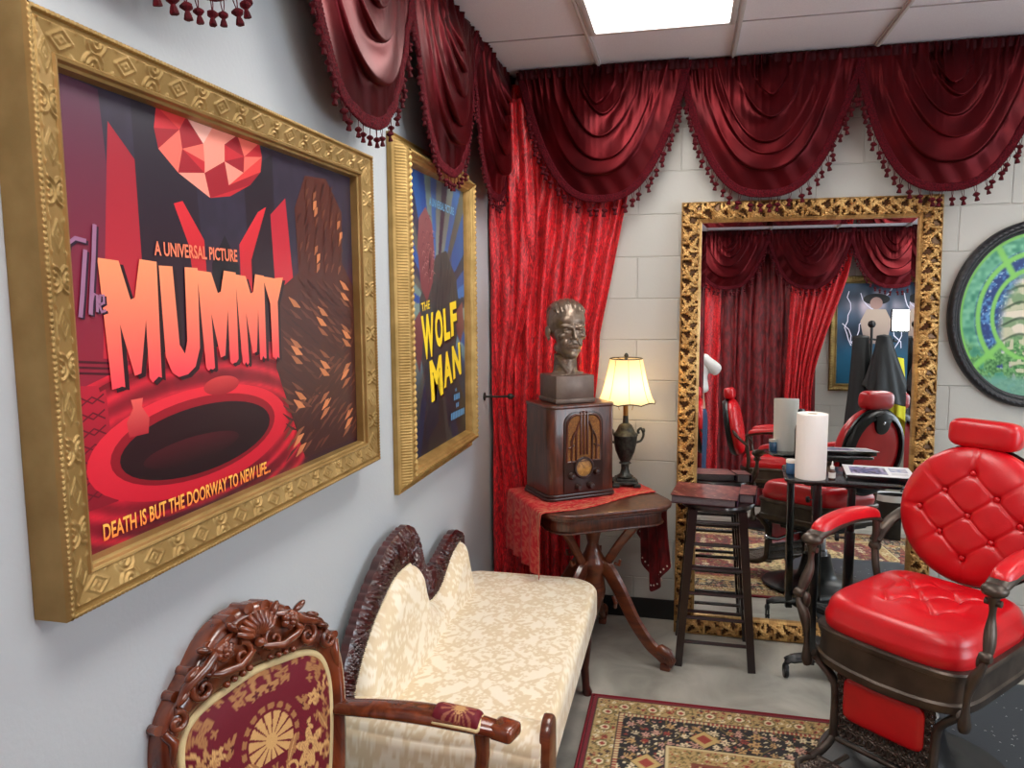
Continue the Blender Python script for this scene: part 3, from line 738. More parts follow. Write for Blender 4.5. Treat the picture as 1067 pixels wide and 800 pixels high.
def swag(name_label, loc, rz, Wd=.80, H=.56, seed=0, group=None, lean=0.0, depth=.05, ntas=30, ts=1.0):
    """local: x across, y = out of the wall is -y, z down from the top"""
    rs = random.Random(seed)
    root = empty('swag_valance', loc, rz, name_label, 'swag valance', group); depth = depth*1.15
    A = Wd/2; na, nu = 230, 90
    a = np.linspace(0.02, 1, na)[:, None]; u = np.linspace(-1, 1, nu)[None, :]
    # ripples: fold ridges by nested hanging curves, spaced wider towards the outer hem
    nf = 4
    ph = np.cumsum(np.r_[0, [rs.uniform(.6, 1.4)*(1+.12*_) for _ in range(nf)]]); ph = ph/ph[-1]
    ridge_a = .26+.54*ph**.95
    amp = np.array([rs.uniform(.7, 1.15) for _ in ridge_a])
    sk = [rs.uniform(-.24, .24)+lean for _ in ridge_a]
    hang = 1-np.abs(u)**(1.35+1.35*a)
    dep = a**.92*H*(0.80+0.20*a)
    skew = np.interp(a, ridge_a, sk)*(1-a)
    X = A*a*(u + skew*hang*(1.0))
    Z = -dep*hang
    D = np.zeros_like(X)+0.0
    for i, ra in enumerate(ridge_a):
        w0_ = (ra-(ridge_a[i-1] if i else 0))*.55+.012; w1_ = ((ridge_a[i+1] if i+1 < len(ridge_a) else 1.0)-ra)*.5
        da = a-ra + .012*np.sin(u*3+seed+i)*(1-hang)
        prof_ = np.where(da < 0, np.exp(-(np.abs(da)/(w0_*1.15))**1.2), np.exp(-(da/(w1_*.30+.004))**1.2))*(1-.55*sstep(.2, .9, np.abs(u)*rs.uniform(.7, 1.2)))
        D = D + amp[i]*depth*.72*prof_*(.25+.75*hang)*(0.75+.25*np.cos(u*2+i))
        Z = Z - amp[i]*.034*np.exp(-(da/.035)**2)*hang*(a < .97)
    D = D + depth*.55*np.sin(PI*np.clip(a, 0, 1))*hang
    # gathered pleats at the top and fine puckers
    top = np.exp(Z/.07)
    xs = X*2*PI/.046
    top2 = np.exp(Z/.11)*(1-.6*hang*a)
    D = D + .010*top*(1+np.sin(xs+1.5*np.sin(xs*.37+seed))*.9)
    x2 = (X*(1-Z*.5))*2*PI/.082+seed; w2 = np.sin(x2+1.2*np.sin(x2*.31+1)); D = D + .017*top2*(1-np.abs(w2)**.7)
    D = D + .0035*np.sin(a*34+u*(5+seed % 3)+seed)*hang*sstep(.3, .5, a)*(1-sstep(.80, .86, a))
    D = D + .0025*np.sin(X*60+Z*35+seed)*sstep(.8, .9, a)
    D = D + .020
    P = np.stack([X, -D, Z], -1)
    mb = MB(); mb.grid(P)
    body = mb.build('drape', MATS['swag_satin'], root, angle=180)
    sol = body.modifiers.new('s', 'SOLIDIFY'); sol.thickness = .0018
    # header band
    mb = MB(); n = 200; xx = np.linspace(-A-.008, A+.008, n)
    zz = np.array([0.004, -.006, -.020, -.034, -.040])[:, None]
    yy = -.026-.008*np.array([.0, .8, 1, .9, .5])[:, None]*np.ones(n)-.0022*(1+np.sin(xx*2*PI/.026+seed+.7*np.sin(xx*31)))
    mb.grid(np.stack([np.tile(xx, (5, 1)), yy, np.tile(zz, (1, n))], -1))
    h = mb.build('header', MATS['swag_header'], root, angle=180); sol = h.modifiers.new('s', 'SOLIDIFY'); sol.thickness = .004
    # woven trim following the hem
    edge = P[-1]; eL = edge
    seg = np.r_[0, np.cumsum(np.linalg.norm(np.diff(eL, axis=0), axis=1))]; L = seg[-1]
    k = 360; tt = np.linspace(0, L, k); E = np.stack([np.interp(tt, seg, eL[:, i]) for i in range(3)], -1)
    Tn = np.gradient(E, axis=0); Tn /= np.linalg.norm(Tn, axis=1)[:, None]
    Nn = np.stack([Tn[:, 2], 0*Tn[:, 0], -Tn[:, 0]], -1); Nn *= np.where(Nn[:, 2:3] > 0, -1, 1)   # outward and down
    rows = []
    for q, (off, out) in enumerate([(-.010, .004), (-.007, .008), (-.001, .006), (.005, .008), (.012, .006), (.020, .007), (.025, .004), (.025, .001)]):
        rows.append(E+Nn*(off+.0012*np.sin(tt*2*PI/.008+q))[:, None]+np.array([0, -1, 0])*(out+.0015*np.sin(tt*2*PI/.007+q*1.7))[:, None])
    mb = MB(); mb.grid(np.stack(rows)); t_ = mb.build('fringe_trim', MATS['swag_trim'], root, angle=180)
    for i in range(ntas):
        s = L*(.10+.80*(i+.5)/ntas); j = int(s/L*(k-1))
        o = bpy.data.objects.new('tassel', TASSEL); COL.objects.link(o); o.parent = root
        p = E[j]+Nn[j]*.022+np.array([0, -.003, 0]); o.location = p
        o.rotation_euler = (rs.uniform(-.18, .05), rs.uniform(-.22, .22), rs.uniform(-.8, .8))
        sc = rs.uniform(1.12, 1.35)*ts; o.scale = (sc, sc, sc)
    return root
ZS = ZC-0.012
GB = 'swags along the block wall'; GL = 'swags along the left wall'
xs_b = [-.405, .345, 1.098, 1.855, 2.61]
lab_b = ['dark red satin swag in the corner, hanging in front of the bright red curtain', 'dark red satin swag centred above the left half of the gilded mirror',
         'dark red satin swag between the mirror and the oval picture', 'dark red satin swag right of the oval picture', 'dark red satin swag nearest the right wall on the block wall']
for i, x in enumerate(xs_b[:4]):
    swag(lab_b[i], (x, -.070 if i else -.095, ZS), 0, Wd=.775, H=.60, seed=i+1, group=None, lean=(-.02, .05, 0, 0)[i])
ys_l = [-.31, -1.03, -1.78, -2.58]
lab_l = ['dark red satin swag at the end of the left wall, next to the corner', 'dark red satin swag above the ray poster on the left wall',
         'large dark red satin swag hanging between the two gold frames', 'dark red satin swag above the wide gold frame, only its tassels in sight']
for i, y in enumerate(ys_l):
    swag(lab_l[i], (XL+.075, y, ZS), PI/2, Wd=.80, H=(.60, .60, .58, .515)[i], ts=.80, seed=i+11, lean=(0, .05, -.03, 0)[i], depth=.055)
# the opposite side of the room (seen in the mirror)
xs_f = [.39, 1.145, 1.90, 2.655]
for i, x in enumerate(xs_f):
    swag(['dark red satin swag on the far side, leftmost in the mirror', 'dark red satin swag on the far side, middle one in the mirror',
          'dark red satin swag on the far side, above the lightning poster', 'dark red satin swag on the far side, beyond the lightning poster'][i],
         (x, YF+.115, ZS), PI, Wd=.785, H=.55, seed=i+31, ntas=26)

# ================================================================ curtains
def curtain(label, axisM, xl, xr, ztop, zbot, npl, amp, m, seed=0, name='curtain', gather=None, thick=.003):
    """xl(z), xr(z): edges along the wall; local x along wall, y toward wall, z up"""
    nz, nx = 90, npl*16
    z = np.linspace(ztop, zbot, nz)[:, None]; u = np.linspace(0, 1, nx)[None, :]
    rs = random.Random(seed); jit = np.array([rs.uniform(-.3, .3) for _ in range(npl+2)])
    uw = u + .012*np.sin(u*17+seed) + .008*np.sin(u*41+seed*2)
    phase = uw*npl*2*PI
    L, Rr = np.vectorize(xl)(z), np.vectorize(xr)(z)
    X = L + (Rr-L)*u + .006*np.sin(phase*.5+z*2)
    am = amp*(0.75+.4*np.sin(u*13+seed)*.5)*np.ones_like(z)
    w = np.sin(phase+.25*np.sin(z*3+u*9)); D = am*(np.sign(w)*np.abs(w)**.75) + .006*np.sin(z*9+u*30+seed)+.004*np.sin(z*17+phase*.7)
    if gather is not None:
        g = gather(z, u); D = D+g
    P = np.stack([X, -D, z+0*X], -1)
    mb = MB(); mb.grid(P); 
    o = mb.build(name, m, None, angle=180, M=axisM); tag(o, label, 'curtain')
    s = o.modifiers.new('s', 'SOLIDIFY'); s.thickness = thick
    return o
def tie(z):      # how strongly the cloth is pulled to the hook
    return math.exp(-((z-1.16)/.42)**2)
curtain('bright red crushed velvet curtain in the corner, pulled back behind the bust', T(0, -.045, 0),
        lambda z: -.958, lambda z: (-.17 + (z-2.66)*.20 if z > 1.45 else -.412 - .10*sstep(1.45, .5, z)), 2.68, .02, 10, .020, MATS['crushed_velvet'], seed=3)
curtain('second fold of bright red crushed velvet hanging by the left wall, held by the hook', T(0, -.098, 0),
        lambda z: -.955, lambda z: -.72 - .13*tie(z) - .06*sstep(1.1, 0, z), 2.60, .02, 3, .013, MATS['crushed_velvet'], seed=8)
# hook
def holdback():
    r = empty('curtain_holdback', (XL, -.20, 1.155), 0, 'dark metal curtain hook with a ball end at the left wall', 'curtain hook')
    mb = MB(); mb.lathe([(.02, 0), (.022, .004), (.012, .008), (.006, .01)], 16, M=Ry(PI/2)); mb.tube([(0, 0, 0), (.05, 0, 0), (.10, 0, .002), (.128, -.004, .004)], .0055, 10); mb.build('rod', MATS['lamp_iron'], r)
    mb = MB(); mb.ball((.135, -.006, .005), .0155); mb.ball((.152, -.008, .005), .006); mb.build('ball_end', MATS['lamp_iron'], r)
holdback()
# far side curtains (face +y)
MF = T(0, YF, 0) @ Rz(PI)
def fx(f): return lambda z: -f(z)
curtain('wide red velvet curtain on the far side, its shade put into a darker colour, between two bright ones', T(0, YF+.030, 0) @ Rz(PI), lambda z: -1.25, lambda z: -.34, 2.69, .02, 12, .018, MATS['dark_velvet'], seed=5)  # shade of the middle curtain is painted in by the darker velvet
curtain('bright red velvet curtain on the far side, behind the photographer', T(0, YF+.030, 0) @ Rz(PI), lambda z: -.345, lambda z: .60, 2.69, .02, 9, .014, MATS['crushed_velvet'], seed=6)
curtain('bright red velvet curtain on the far side, swept aside beside the lightning poster', T(0, YF+.085, 0) @ Rz(PI), lambda z: -(1.20+.36*sstep(1.1, 2.7, z)+.00*z), lambda z: -(.93+.03*z), 2.69, .02, 8, .024, MATS['crushed_velvet'], seed=7)
# ================================================================ rug and floor mat
def rug():
    x0, x1, y0, y1 = -.345, 1.80, -2.95, -.835
    st = .0052; nx, ny = int((x1-x0)/st), int((y1-y0)/st)
    x, y = np.meshgrid(np.linspace(x0, x1, nx), np.linspace(y0, y1, ny))
    d = np.minimum(np.minimum(x-x0, x1-x), np.minimum(y-y0, y1-y))
    # along-border coordinate, mirrored about the middle
    vert = np.minimum(x-x0, x1-x) < np.minimum(y-y0, y1-y)
    s = np.where(vert, np.abs(y-(y0+y1)/2), np.abs(x-(x0+x1)/2))
    burg, tan, blk, cream = [np.array(c, float) for c in ((116, 18, 34), (176, 148, 96), (26, 22, 24), (222, 206, 168))]
    rust, olive, pink = [np.array(c, float) for c in ((150, 56, 44), (120, 104, 58), (196, 150, 132))]
    def flower(u, v, cell, k, R=.42, n=6):
        i, j = np.floor(u/cell), np.floor(v/cell); best = np.zeros_like(u); idb = np.zeros_like(u)
        for di in (-1, 0, 1):
            for dj in (-1, 0, 1):
                a, b = i+di, j+dj
                cx = (a+.5+(hashn(a, b, k)-.5)*.5)*cell; cy = (b+.5+(hashn(a, b, k+5)-.5)*.5)*cell
                dx, dy = u-cx, v-cy; r = np.hypot(dx, dy)/cell; th = np.arctan2(dy, dx)+hashn(a, b, k+9)*6
                rad = R*(.6+.4*hashn(a, b, k+2))*(.72+.28*np.cos(n*th))
                val = np.where(r < rad, 1.0+(r < rad*.35)+(r > rad*.72)*.0, 0)
                upd = val > best; best = np.where(upd, val, best); idb = np.where(upd, hashn(a, b, k+20), idb)
        return best, idb
    def vines(u, v, cell, k):
        return np.abs(np.sin(u/cell*PI+1.3*np.sin(v/cell*PI*.9+k))) < .12
    def allover(base, u, v, cell, k, pal):
        c = np.tile(base, u.shape+(1,))
        c = np.where(vines(u, v, cell*1.3, k)[..., None], olive, c)
        for q, (cl, R) in enumerate(((cell*.55, .34), (cell, .46))):
            m, idn = flower(u, v, cl, k+q*7, R, 5+q)
            pc = np.array(pal)[np.minimum((idn*len(pal)).astype(int), len(pal)-1)]
            c = np.where((m >= 1)[..., None], pc, c); c = np.where((m >= 2)[..., None], pc*.45+np.array((20, 8, 8)), c)
        return c
    c = np.tile(burg, x.shape+(1,))
    b1 = allover(tan, s, d, .030, 3, [rust, olive, cream, (70, 50, 40)])
    med = np.mod(s, .11)-.055; r = np.hypot(med, (d-.075))
    b1 = np.where((r < .026)[..., None], olive, b1); b1 = np.where((r < .018)[..., None], cream, b1); b1 = np.where((r < .010)[..., None], rust, b1)
    b2 = allover(blk, s, d, .052, 11, [cream, pink, cream, (186, 148, 96), rust])
    b2 = np.where((np.abs(np.mod(s, .42)-.21)+np.abs(d-.24)*1.0 < .055)[..., None], np.array((190, 160, 100.)), b2)
    b2 = np.where((np.abs(np.mod(s, .42)-.21)+np.abs(d-.24)*1.0 < .030)[..., None], rust, b2)
    b3 = allover(tan, s, d, .032, 17, [olive, rust, cream])
    mx, my = np.abs(x-(x0+x1)/2), np.abs(y-(y0+y1)/2)
    fld = allover(np.array((108, 22, 30.)), mx, my, .075, 29, [(190, 160, 110), cream, (60, 44, 40), (170, 90, 60), olive])
    R0 = np.hypot(mx/.95, my/.8); fld2 = allover(np.array((196, 172, 122.)), mx, my, .060, 37, [rust, olive, (90, 30, 34), (60, 44, 40)])
    fld = np.where((R0*(1+.05*np.cos(np.arctan2(my, mx)*12)) < .55)[..., None], fld2, fld)
    for lo, hi, layer in ((.028, .118, b1), (.136, .300, b2), (.318, .392, b3)):
        c = np.where(((d > lo) & (d <= hi))[..., None], layer, c)
    c = np.where((d > .41)[..., None], fld, c)
    for a, b, k_ in ((.026, .030, (60, 40, 34)), (.118, .124, (60, 40, 34)), (.124, .136, (204, 186, 140)), (.300, .306, (60, 40, 34)), (.306, .318, (204, 186, 140)), (.392, .410, (120, 60, 40))):
        c = np.where(((d > a) & (d <= b))[..., None], np.array(k_, float), c)
    chk = (np.mod(s, .016) < .008)
    c = np.where(((d > .124) & (d <= .136) & chk)[..., None], np.array((150, 60, 46.)), c)
    root = empty('persian_rug', (0, 0, 0), 0, 'oriental rug with black floral border and dark red edge on the concrete floor', 'rug')
    z = .009+.0006*vnoise(x*200, y*200)
    z = np.where(d < .006, .002, z)
    mb = MB(); mb.grid(np.stack([x, y, z], -1), lin(np.clip(c, 0, 255))); mb.build('pile', MATS['rug_pile'], root, smooth=True)
    mb = MB(); zz = .005
    for a, b in (((x0, y0), (x1, y0)), ((x1, y0), (x1, y1)), ((x1, y1), (x0, y1)), ((x0, y1), (x0, y0))): mb.tube([(a[0], a[1], zz), (b[0], b[1], zz)], .0055, 8)
    mb.build('bound_edge', MATS['rug_edge'], root)
rug()
def floor_mat():
    r = empty('floor_mat', (1.42, -1.16, .0), 0, 'dark grey rubber mat under the barber chair, dusted with hair clippings', 'mat')
    mb = MB(); pts = []
    w, h, q = .72, .76, .06
    for cx, cy, a0 in ((w-q, h-q, 0), (-w+q, h-q, PI/2), (-w+q, -h+q, PI), (w-q, -h+q, 1.5*PI)):
        for k in range(6): a = a0+k/5*PI/2; pts.append((cx+q*math.cos(a), cy+q*math.sin(a)))
    mb.prism(pts, .012, M=T(0, 0, .0), bev=.004); mb.build('rubber_sheet', MATS['mat_rubber'], r)
    r.location.z = .0105
    mb = MB(); rs = random.Random(4)
    for k in range(420):
        x, y = rs.uniform(-.68, .68), rs.uniform(-.5, .72)
        if math.hypot(x+.624, y-.03) < .34: continue
        a = rs.uniform(0, PI); l = rs.uniform(.002, .009)
        mb.tube([(x, y, .0140), (x+l*math.cos(a)*.5, y+l*math.sin(a)*.5, .016), (x+l*math.cos(a), y+l*math.sin(a), .0142)], .0009, 4)
    o = mb.build('hair_clippings', MATS['clippings'], None, M=T(1.42, -1.16, .0105)); tag(o, 'scattered pale hair clippings lying on the dark rubber mat', 'hair clippings', kind='stuff')
floor_mat()

# ================================================================ damask patterns
def damask(u, v, P=.24, Q=.30):
    """0..1 ornament mask in ogee lattice"""
    i = np.floor(u/P); sh = np.mod(i, 2)*.5
    a = np.abs(u/P-i-.5)*P; jj = v/Q+sh; b = (jj-np.floor(jj)-.5)*Q
    r = np.hypot(a, b); th = np.arctan2(a, b+1e-9)
    m = np.zeros_like(u)
    m = np.maximum(m, (r < .050*(.62+.38*np.cos(6*th)))*1.0)
    m = np.where(np.hypot(a, b) < .012, 0, m)
    fan = np.hypot(a, b-.055); tf = np.arctan2(a, b-.055); m = np.maximum(m, ((fan < .050*(.7+.3*np.cos(11*tf))) & (b > .045) & (np.mod(fan, .017) > .004))*1.0)
    lf = np.abs(a-.055-.025*np.sin(b*40)); m = np.maximum(m, (lf < .012*(.5+.5*np.cos(b*120)))*1.0)
    d2 = np.hypot(a-.080, b+.065); t2 = np.arctan2(a-.08, b+.065); m = np.maximum(m, (d2 < .034*(.6+.4*np.cos(5*t2+1)))*1.0)
    d3 = np.hypot(a-.04, b+.10); m = np.maximum(m, ((np.abs(d3-.024) < .005))*1.0)
    og = np.abs(a-(.5*P)*(.5+.5*np.cos(b/Q*2*PI))); m = np.maximum(m, (og < .006)*.8)
    return m
def cream_col(u, v):
    i = np.floor(u/.24); uu = np.abs(u-(i+.5)*.24); m = damask(u, v); f1, _ = flower(uu, v+np.mod(i, 2)*.15, .075, 5, .52, 5, .15); f2, _ = flower(uu+.5, v+np.mod(i, 2)*.15, .040, 8, .46, 4, .4)
    m = np.maximum(m, (f1 == 1)*1.0); m = np.maximum(m, (f2 == 1)*.8); m = np.clip(m*.9+.12*(vnoise(u*300, v*300)-.5), 0, 1)
    return lin(mixc(np.array((218, 198, 160.)), np.array((240, 230, 208.)), 1-m))
def brocade_col(u, v):
    """burgundy with gold flowers; u centred"""
    base = np.array((104, 16, 34.)); gold = np.array((204, 162, 104.)); g2 = np.array((160, 112, 70.))
    c = np.tile(base, u.shape+(1,)); U = np.abs(u)
    far = np.hypot(U, (v-.29)*.9) > .10
    f1, i1 = flower(U, v, .062, 41, .50, 5, .30); c = np.where(((f1 == 1) & far)[..., None], mixc(g2, gold, i1), c); c = np.where(((f1 == 2) & far)[..., None], base*.8, c)
    f2, i2 = flower(U+.3, v, .030, 47, .46, 4, .55); c = np.where(((f2 >= 1) & far & (f1 == 0))[..., None], g2, c)
    th0 = lambda cx, cy: (np.hypot(U-cx, v-cy), np.arctan2(v-cy, U-cx))
    def put(m, col, k=1.0):
        nonlocal c
        c = np.where(m[..., None], col, c)
    # fan at centre
    r, t = th0(0, .30); put((r < .078) & (r > .066) & (np.cos(t*18) > -.3), g2)
    put((r < .060) & (v > .262) & (np.abs(np.sin(t*7)) > .35), gold); put(r < .016, gold)
    for cx, cy, R, n, g in ((.10, .235, .044, 6, gold), (.0, .16, .052, 8, gold), (.165, .40, .040, 5, g2), (.17, .13, .045, 6, gold), (.075, .09, .040, 7, g2), (.205, .27, .034, 5, gold), (.0, .045, .05, 6, gold), (.12, .02, .05, 7, gold), (.13, .335, .020, 5, gold), (.20, .03, .03, 5, g2), (.06, .42, .022, 5, g2), (.21, .47, .03, 5, gold)):
        r, t = th0(cx, cy); rad = R*(.74+.26*np.cos(n*t+cy*40)); put(r < rad, g)
        put((r < rad*.78) & (np.abs(np.sin(r*420+np.cos(t*n)*1.6)) < .35), g*.62+base*.3); put(r < R*.16, base)
    # scrolls and leaves
    for cx, cy, R in ((.045, .215, .020), (.08, .17, .022), (.15, .20, .024), (.19, .345, .022), (.13, .44, .02), (.035, .11, .018)):
        r, t = th0(cx, cy); put((np.abs(r-R*(.6+.12*t)) < .0036), gold)
    for cx, cy, ang, L in ((.05, .26, 1.0, .03), (.15, .27, 2.0, .03), (.145, .06, .6, .035), (.20, .20, 1.4, .035), (.19, .42, 2.3, .03), (.09, .13, 2.6, .026), (.03, .205, 1.6, .03)):
        dx, dy = U-cx, v-cy; p_ = dx*math.cos(ang)+dy*math.sin(ang); q_ = -dx*math.sin(ang)+dy*math.cos(ang)
        put((np.abs(p_) < L) & (np.abs(q_) < .010*(1-(p_/L)**2)), g2); put((np.abs(p_) < L*.9) & (np.abs(q_) < .0012), gold)
    st = np.abs(U-.02-.02*np.sin(v*22)) < .003; put(st & (v < .25), g2)
    c = c*(.93+.1*np.mod(np.floor(v*900), 2)[..., None])
    return lin(np.clip(c, 0, 255))

# ================================================================ cream settee with carved mahogany back
def rounded_slab(mb, outline, z0, z1, r, colfn, nr=8, nin=60, sidebulge=0.0):
    """cushion: outline (closed xy), rounded top edge, flat middle; colours by position"""
    O = np.asarray(outline, float); c = O.mean(0); k = len(O)
    d = O-c; L = np.hypot(*d.T)[:, None]; dirn = d/L
    rings, cols = [], []
    def ring(off, z):
        Pn = O-dirn*off; return np.c_[Pn, np.full(k, z)]
    seq = [(0, z0)]
    for t in np.linspace(0, 1, 6)[1:]: seq.append((-sidebulge*math.sin(PI*t), z0+(z1-r-z0)*t))
    for t in np.linspace(0, PI/2, nr)[1:]: seq.append((r*(1-math.cos(t)), z1-r+r*math.sin(t)))
    for off, z in seq: rings.append(ring(off, z))
    top = rings[-1]
    for t in np.linspace(0, 1, nin)[1:]:
        q = top.copy(); q[:, :2] = c+(top[:, :2]-c)*(1-t*.999); q[:, 2] = z1+(.006*math.sin(min(1, t*2)*PI/2) if nin > 20 else 0); rings.append(q)
    P = np.stack(rings)
    # unfold side height into the pattern coordinate
    hh = np.concatenate([[0], np.cumsum([math.hypot(seq[i+1][0]-seq[i][0], seq[i+1][1]-seq[i][1]) for i in range(len(seq)-1)])])
    tot = hh[-1]; ex = np.concatenate([tot-hh, np.zeros(nin-1)])[:, None]
    UX = P[..., 0]+dirn[None, :, 0]*ex; UY = P[..., 1]+dirn[None, :, 1]*ex
    mb.grid(P, colfn(UX, UY), True)
def carved_strip(mb, path, width, thick, M, seed=0, out=None, nacross=26, step=.003, amp=.012):
    """moulded carved rail: path = centre line in the (a,b) plane, faces +n; leaf and scroll relief"""
    P = np.array(path, float); seg = np.r_[0, np.cumsum(np.hypot(*np.diff(P, axis=0).T))]; n = int(seg[-1]/step)
    t = np.linspace(0, seg[-1], n); A = np.stack([np.interp(t, seg, P[:, 0]), np.interp(t, seg, P[:, 1])], -1)
    wd = np.interp(t, seg, np.asarray(width, float)) if not np.isscalar(width) else np.full(n, width)
    g = np.gradient(A, axis=0); ker = 9; g = np.stack([np.convolve(np.pad(g[:, i], ker//2, 'edge'), np.ones(ker)/ker, 'valid') for i in (0, 1)], -1)
    g /= np.hypot(*g.T)[:, None]; nn = np.stack([-g[:, 1], g[:, 0]], -1)
    v = np.linspace(-1, 1, nacross); s = t[:, None]; vv = v[None, :]
    k = np.floor(s/.036); f = s/.036-k
    leaf = np.abs(np.sin((s/.018+np.abs(vv)*1.9+.7*np.sin(vv*3+k))*PI))**.6
    vein = np.sin((s*2+vv*wd[:, None]*2.2)*2*PI/.011+hashn(k, seed)*3)*.3
    rel = leaf*(1-vv**4)+vein*(np.abs(vv) < .85)
    h = thick*(1-.45*vv**2) + amp*rel*sstep(1, .8, np.abs(vv))
    edge = (.005*np.abs(np.sin(s/.034*PI+2*np.sin(s*21))))*sstep(.80, 1, vv)      # scalloped outer edge
    a = A[:, None, 0]+nn[:, None, 0]*(vv*wd[:, None]/2+edge); b = A[:, None, 1]+nn[:, None, 1]*(vv*wd[:, None]/2+edge)
    G = np.stack([a, b, h], -1)
    front = G; back = G.copy(); back[..., 2] = -.004
    mb.grid(front, M=M); mb.grid(back, M=M, flip=True)
    for idx in (0, -1):
        mb.grid(np.stack([front[:, idx], back[:, idx]], 0), M=M)
        mb.grid(np.stack([front[idx], back[idx]], 0), M=M)
def settee():
    root = empty('settee', (0, 0, 0), 0, 'cream damask settee with a dark carved wavy back, against the left wall', 'settee')
    xb, xf, yn, yf_, zt = -.945, -.335, -1.93, -.665, .445
    # seat outline with rounded far corners
    pts = []
    def arc(cx, cy, r, a0, a1, n=14):
        for a in np.linspace(a0, a1, n): pts.append((cx+r*math.cos(a), cy+r*math.sin(a)))
    arc(xf-.13, yf_-.13, .13, 0, PI/2); arc(xb+.10, yf_-.10, .10, PI/2, PI)
    nst = 60
    for y in np.linspace(yf_-.10, yn+.06, nst)[1:]: pts.append((xb, y))
    for x in np.linspace(xb, xf, 34)[1:-1]: pts.append((x, yn+.06))
    for y in np.linspace(yn+.06, yf_-.13, nst): pts.append((xf, y))
    mb = MB(); rounded_slab(mb, pts, .335, zt, .035, cream_col, nr=8, nin=12)
    ys = np.linspace(yn+.08, yf_-.03, 300)[:, None]; t01 = np.linspace(0, 1, 150)[None, :]
    dyr = np.clip(ys-(yf_-.13), 0, .0999); dyl = np.clip(ys-(yf_-.10), 0, .0699)
    xr_ = xf-.13+np.sqrt(.10**2-dyr**2); xl_ = xb+.10-np.sqrt(.07**2-dyl**2)
    X = xl_+(xr_-xl_)*t01; mb.grid(np.stack([X, ys+0*X, zt+.0012+.006*np.sin(t01*PI)*np.sin(np.clip((ys-yn)/(yf_-yn), 0, 1)*PI)], -1), cream_col(X, ys+0*X))
    mb.build('seat', MATS['damask_cream'], root, angle=180)
    # frame rail and legs
    O = np.array(pts); c = O.mean(0)
    mb = MB(); mb.prism([tuple(c+(p-c)*.965) for p in pts], .045, M=T(0, 0, .295), bev=.006); mb.build('seat_rail', MATS['mahogany'], root)
    for i, (x, y) in enumerate(((xf-.045, yf_-.165), (xb+.06, yf_-.16), (xf-.045, yn+.10), (xb+.06, yn+.10))):
        mb = MB(); sx = 1 if x > -.6 else -1
        mb.tube([(x, y, .30), (x+.004*sx, y, .22), (x+.000*sx, y, .12), (x+.006*sx, y, .04), (x+.012*sx, y, .012), (x+.012*sx, y, 0)], [.027, .025, .018, .016, .021, .018], 12, up=(1, 0, 0)); mb.build('leg', MATS['mahogany'], root)
    # back: outline in (y, z), low at the near end, hump, dip, rise at the far end
    x_back = XL+.035; M = frameM((x_back, 0, 0), (0, 1, 0), (0, 0, 1), (1, 0, 0)) @ Matrix.Rotation(-.0, 4, 'Y')
    outer = smooth_path([(-1.985, .46), (-1.965, .55), (-1.92, .63), (-1.84, .71), (-1.75, .775), (-1.64, .835), (-1.53, .862), (-1.42, .862), (-1.345, .815), (-1.30, .720), (-1.25, .655), (-1.18, .635), (-1.11, .645), (-1.03, .665), (-.95, .680), (-.885, .682), (-.845, .67), (-.835, .63), (-.84, .55), (-.845, .45)], 6)
    O2 = np.array(outer)
    w = np.interp(np.linspace(0, 1, len(O2)), [0, .18, .34, .50, .60, .68, .86, .93, 1], [.05, .085, .135, .145, .11, .055, .045, .045, .035])
    g = np.gradient(O2, axis=0); g /= np.hypot(*g.T)[:, None]; nrm = np.stack([-g[:, 1], g[:, 0]], -1)
    centre = O2-nrm*(w[:, None]/2)
    mb = MB(); carved_strip(mb, centre, w, .038, M, seed=2); mb.build('carved_back_rail', MATS['mahogany'], root, angle=70)
    # upholstered back panel inside the rail
    inner = O2-nrm*(w[:, None]*.92)
    inn = [p for p in inner if p[1] > .40]; low = .38
    yv = np.array([p[0] for p in inn]); zv = np.array([p[1] for p in inn]); order = np.argsort(yv); yv, zv = yv[order], zv[order]
    yy = np.linspace(yv[0]+.004, yv[-1]-.004, 170); zt_ = np.interp(yy, yv, zv)
    tt = np.linspace(0, 1, 70)[:, None]; Z = low+(zt_[None, :]-low)*tt; Y = np.tile(yy, (70, 1))
    edge = np.minimum(np.minimum((zt_[None, :]-Z)/.05, 1), np.minimum((Y-yy[0])/.05, (yy[-1]-Y)/.05)); edge = np.clip(edge, 0, 1)
    X = .030+.050*np.sqrt(1-(1-edge)**2)+.05*(1-tt)*edge
    mb = MB(); mb.grid(np.stack([Y, Z, X], -1), cream_col(Z*1.0, Y), M=M); mb.build('back_upholstery', MATS['damask_cream'], root, angle=180)
    mb = MB(); bp = [(y, z-.002, .036) for y, z in zip(yy, zt_)]; mb.tube(bp, .005, 8, M=M); mb.build('piping', mat('piping_cream', (226, 212, 180), rough=.6), root)
    # near arm roll: padded over the top, flat face below
    ya = yn+.02; sec = []
    for t in np.linspace(0, 1, 14): sec.append((ya-.075, .13+t*.33))
    for a in np.linspace(PI, 0, 22): sec.append((ya-.005+.07*math.cos(a), .46+.062*math.sin(a)))
    for t in np.linspace(0, 1, 4)[1:]: sec.append((ya+.065, .46-.05*t))
    sec = np.array(sec); L = np.r_[0, np.cumsum(np.hypot(*np.diff(sec, axis=0).T))]
    xx = np.linspace(xb+.02, xf-.012, 110)
    dip = .018*np.sin(np.linspace(0, PI, 110))
    Y = np.tile(sec[:, 0:1], (1, 110)); Z = sec[:, 1:2]-dip[None, :]*(sec[:, 1:2] > .4)-.06*sstep(.75, 1, np.linspace(0, 1, 110))[None, :]*sstep(.3, .5, sec[:, 1:2])*0.4
    mb = MB(); mb.grid(np.stack([np.tile(xx, (len(sec), 1)), Y, Z], -1), cream_col(np.tile(xx, (len(sec), 1)), np.tile(L[:, None], (1, 110)))); 
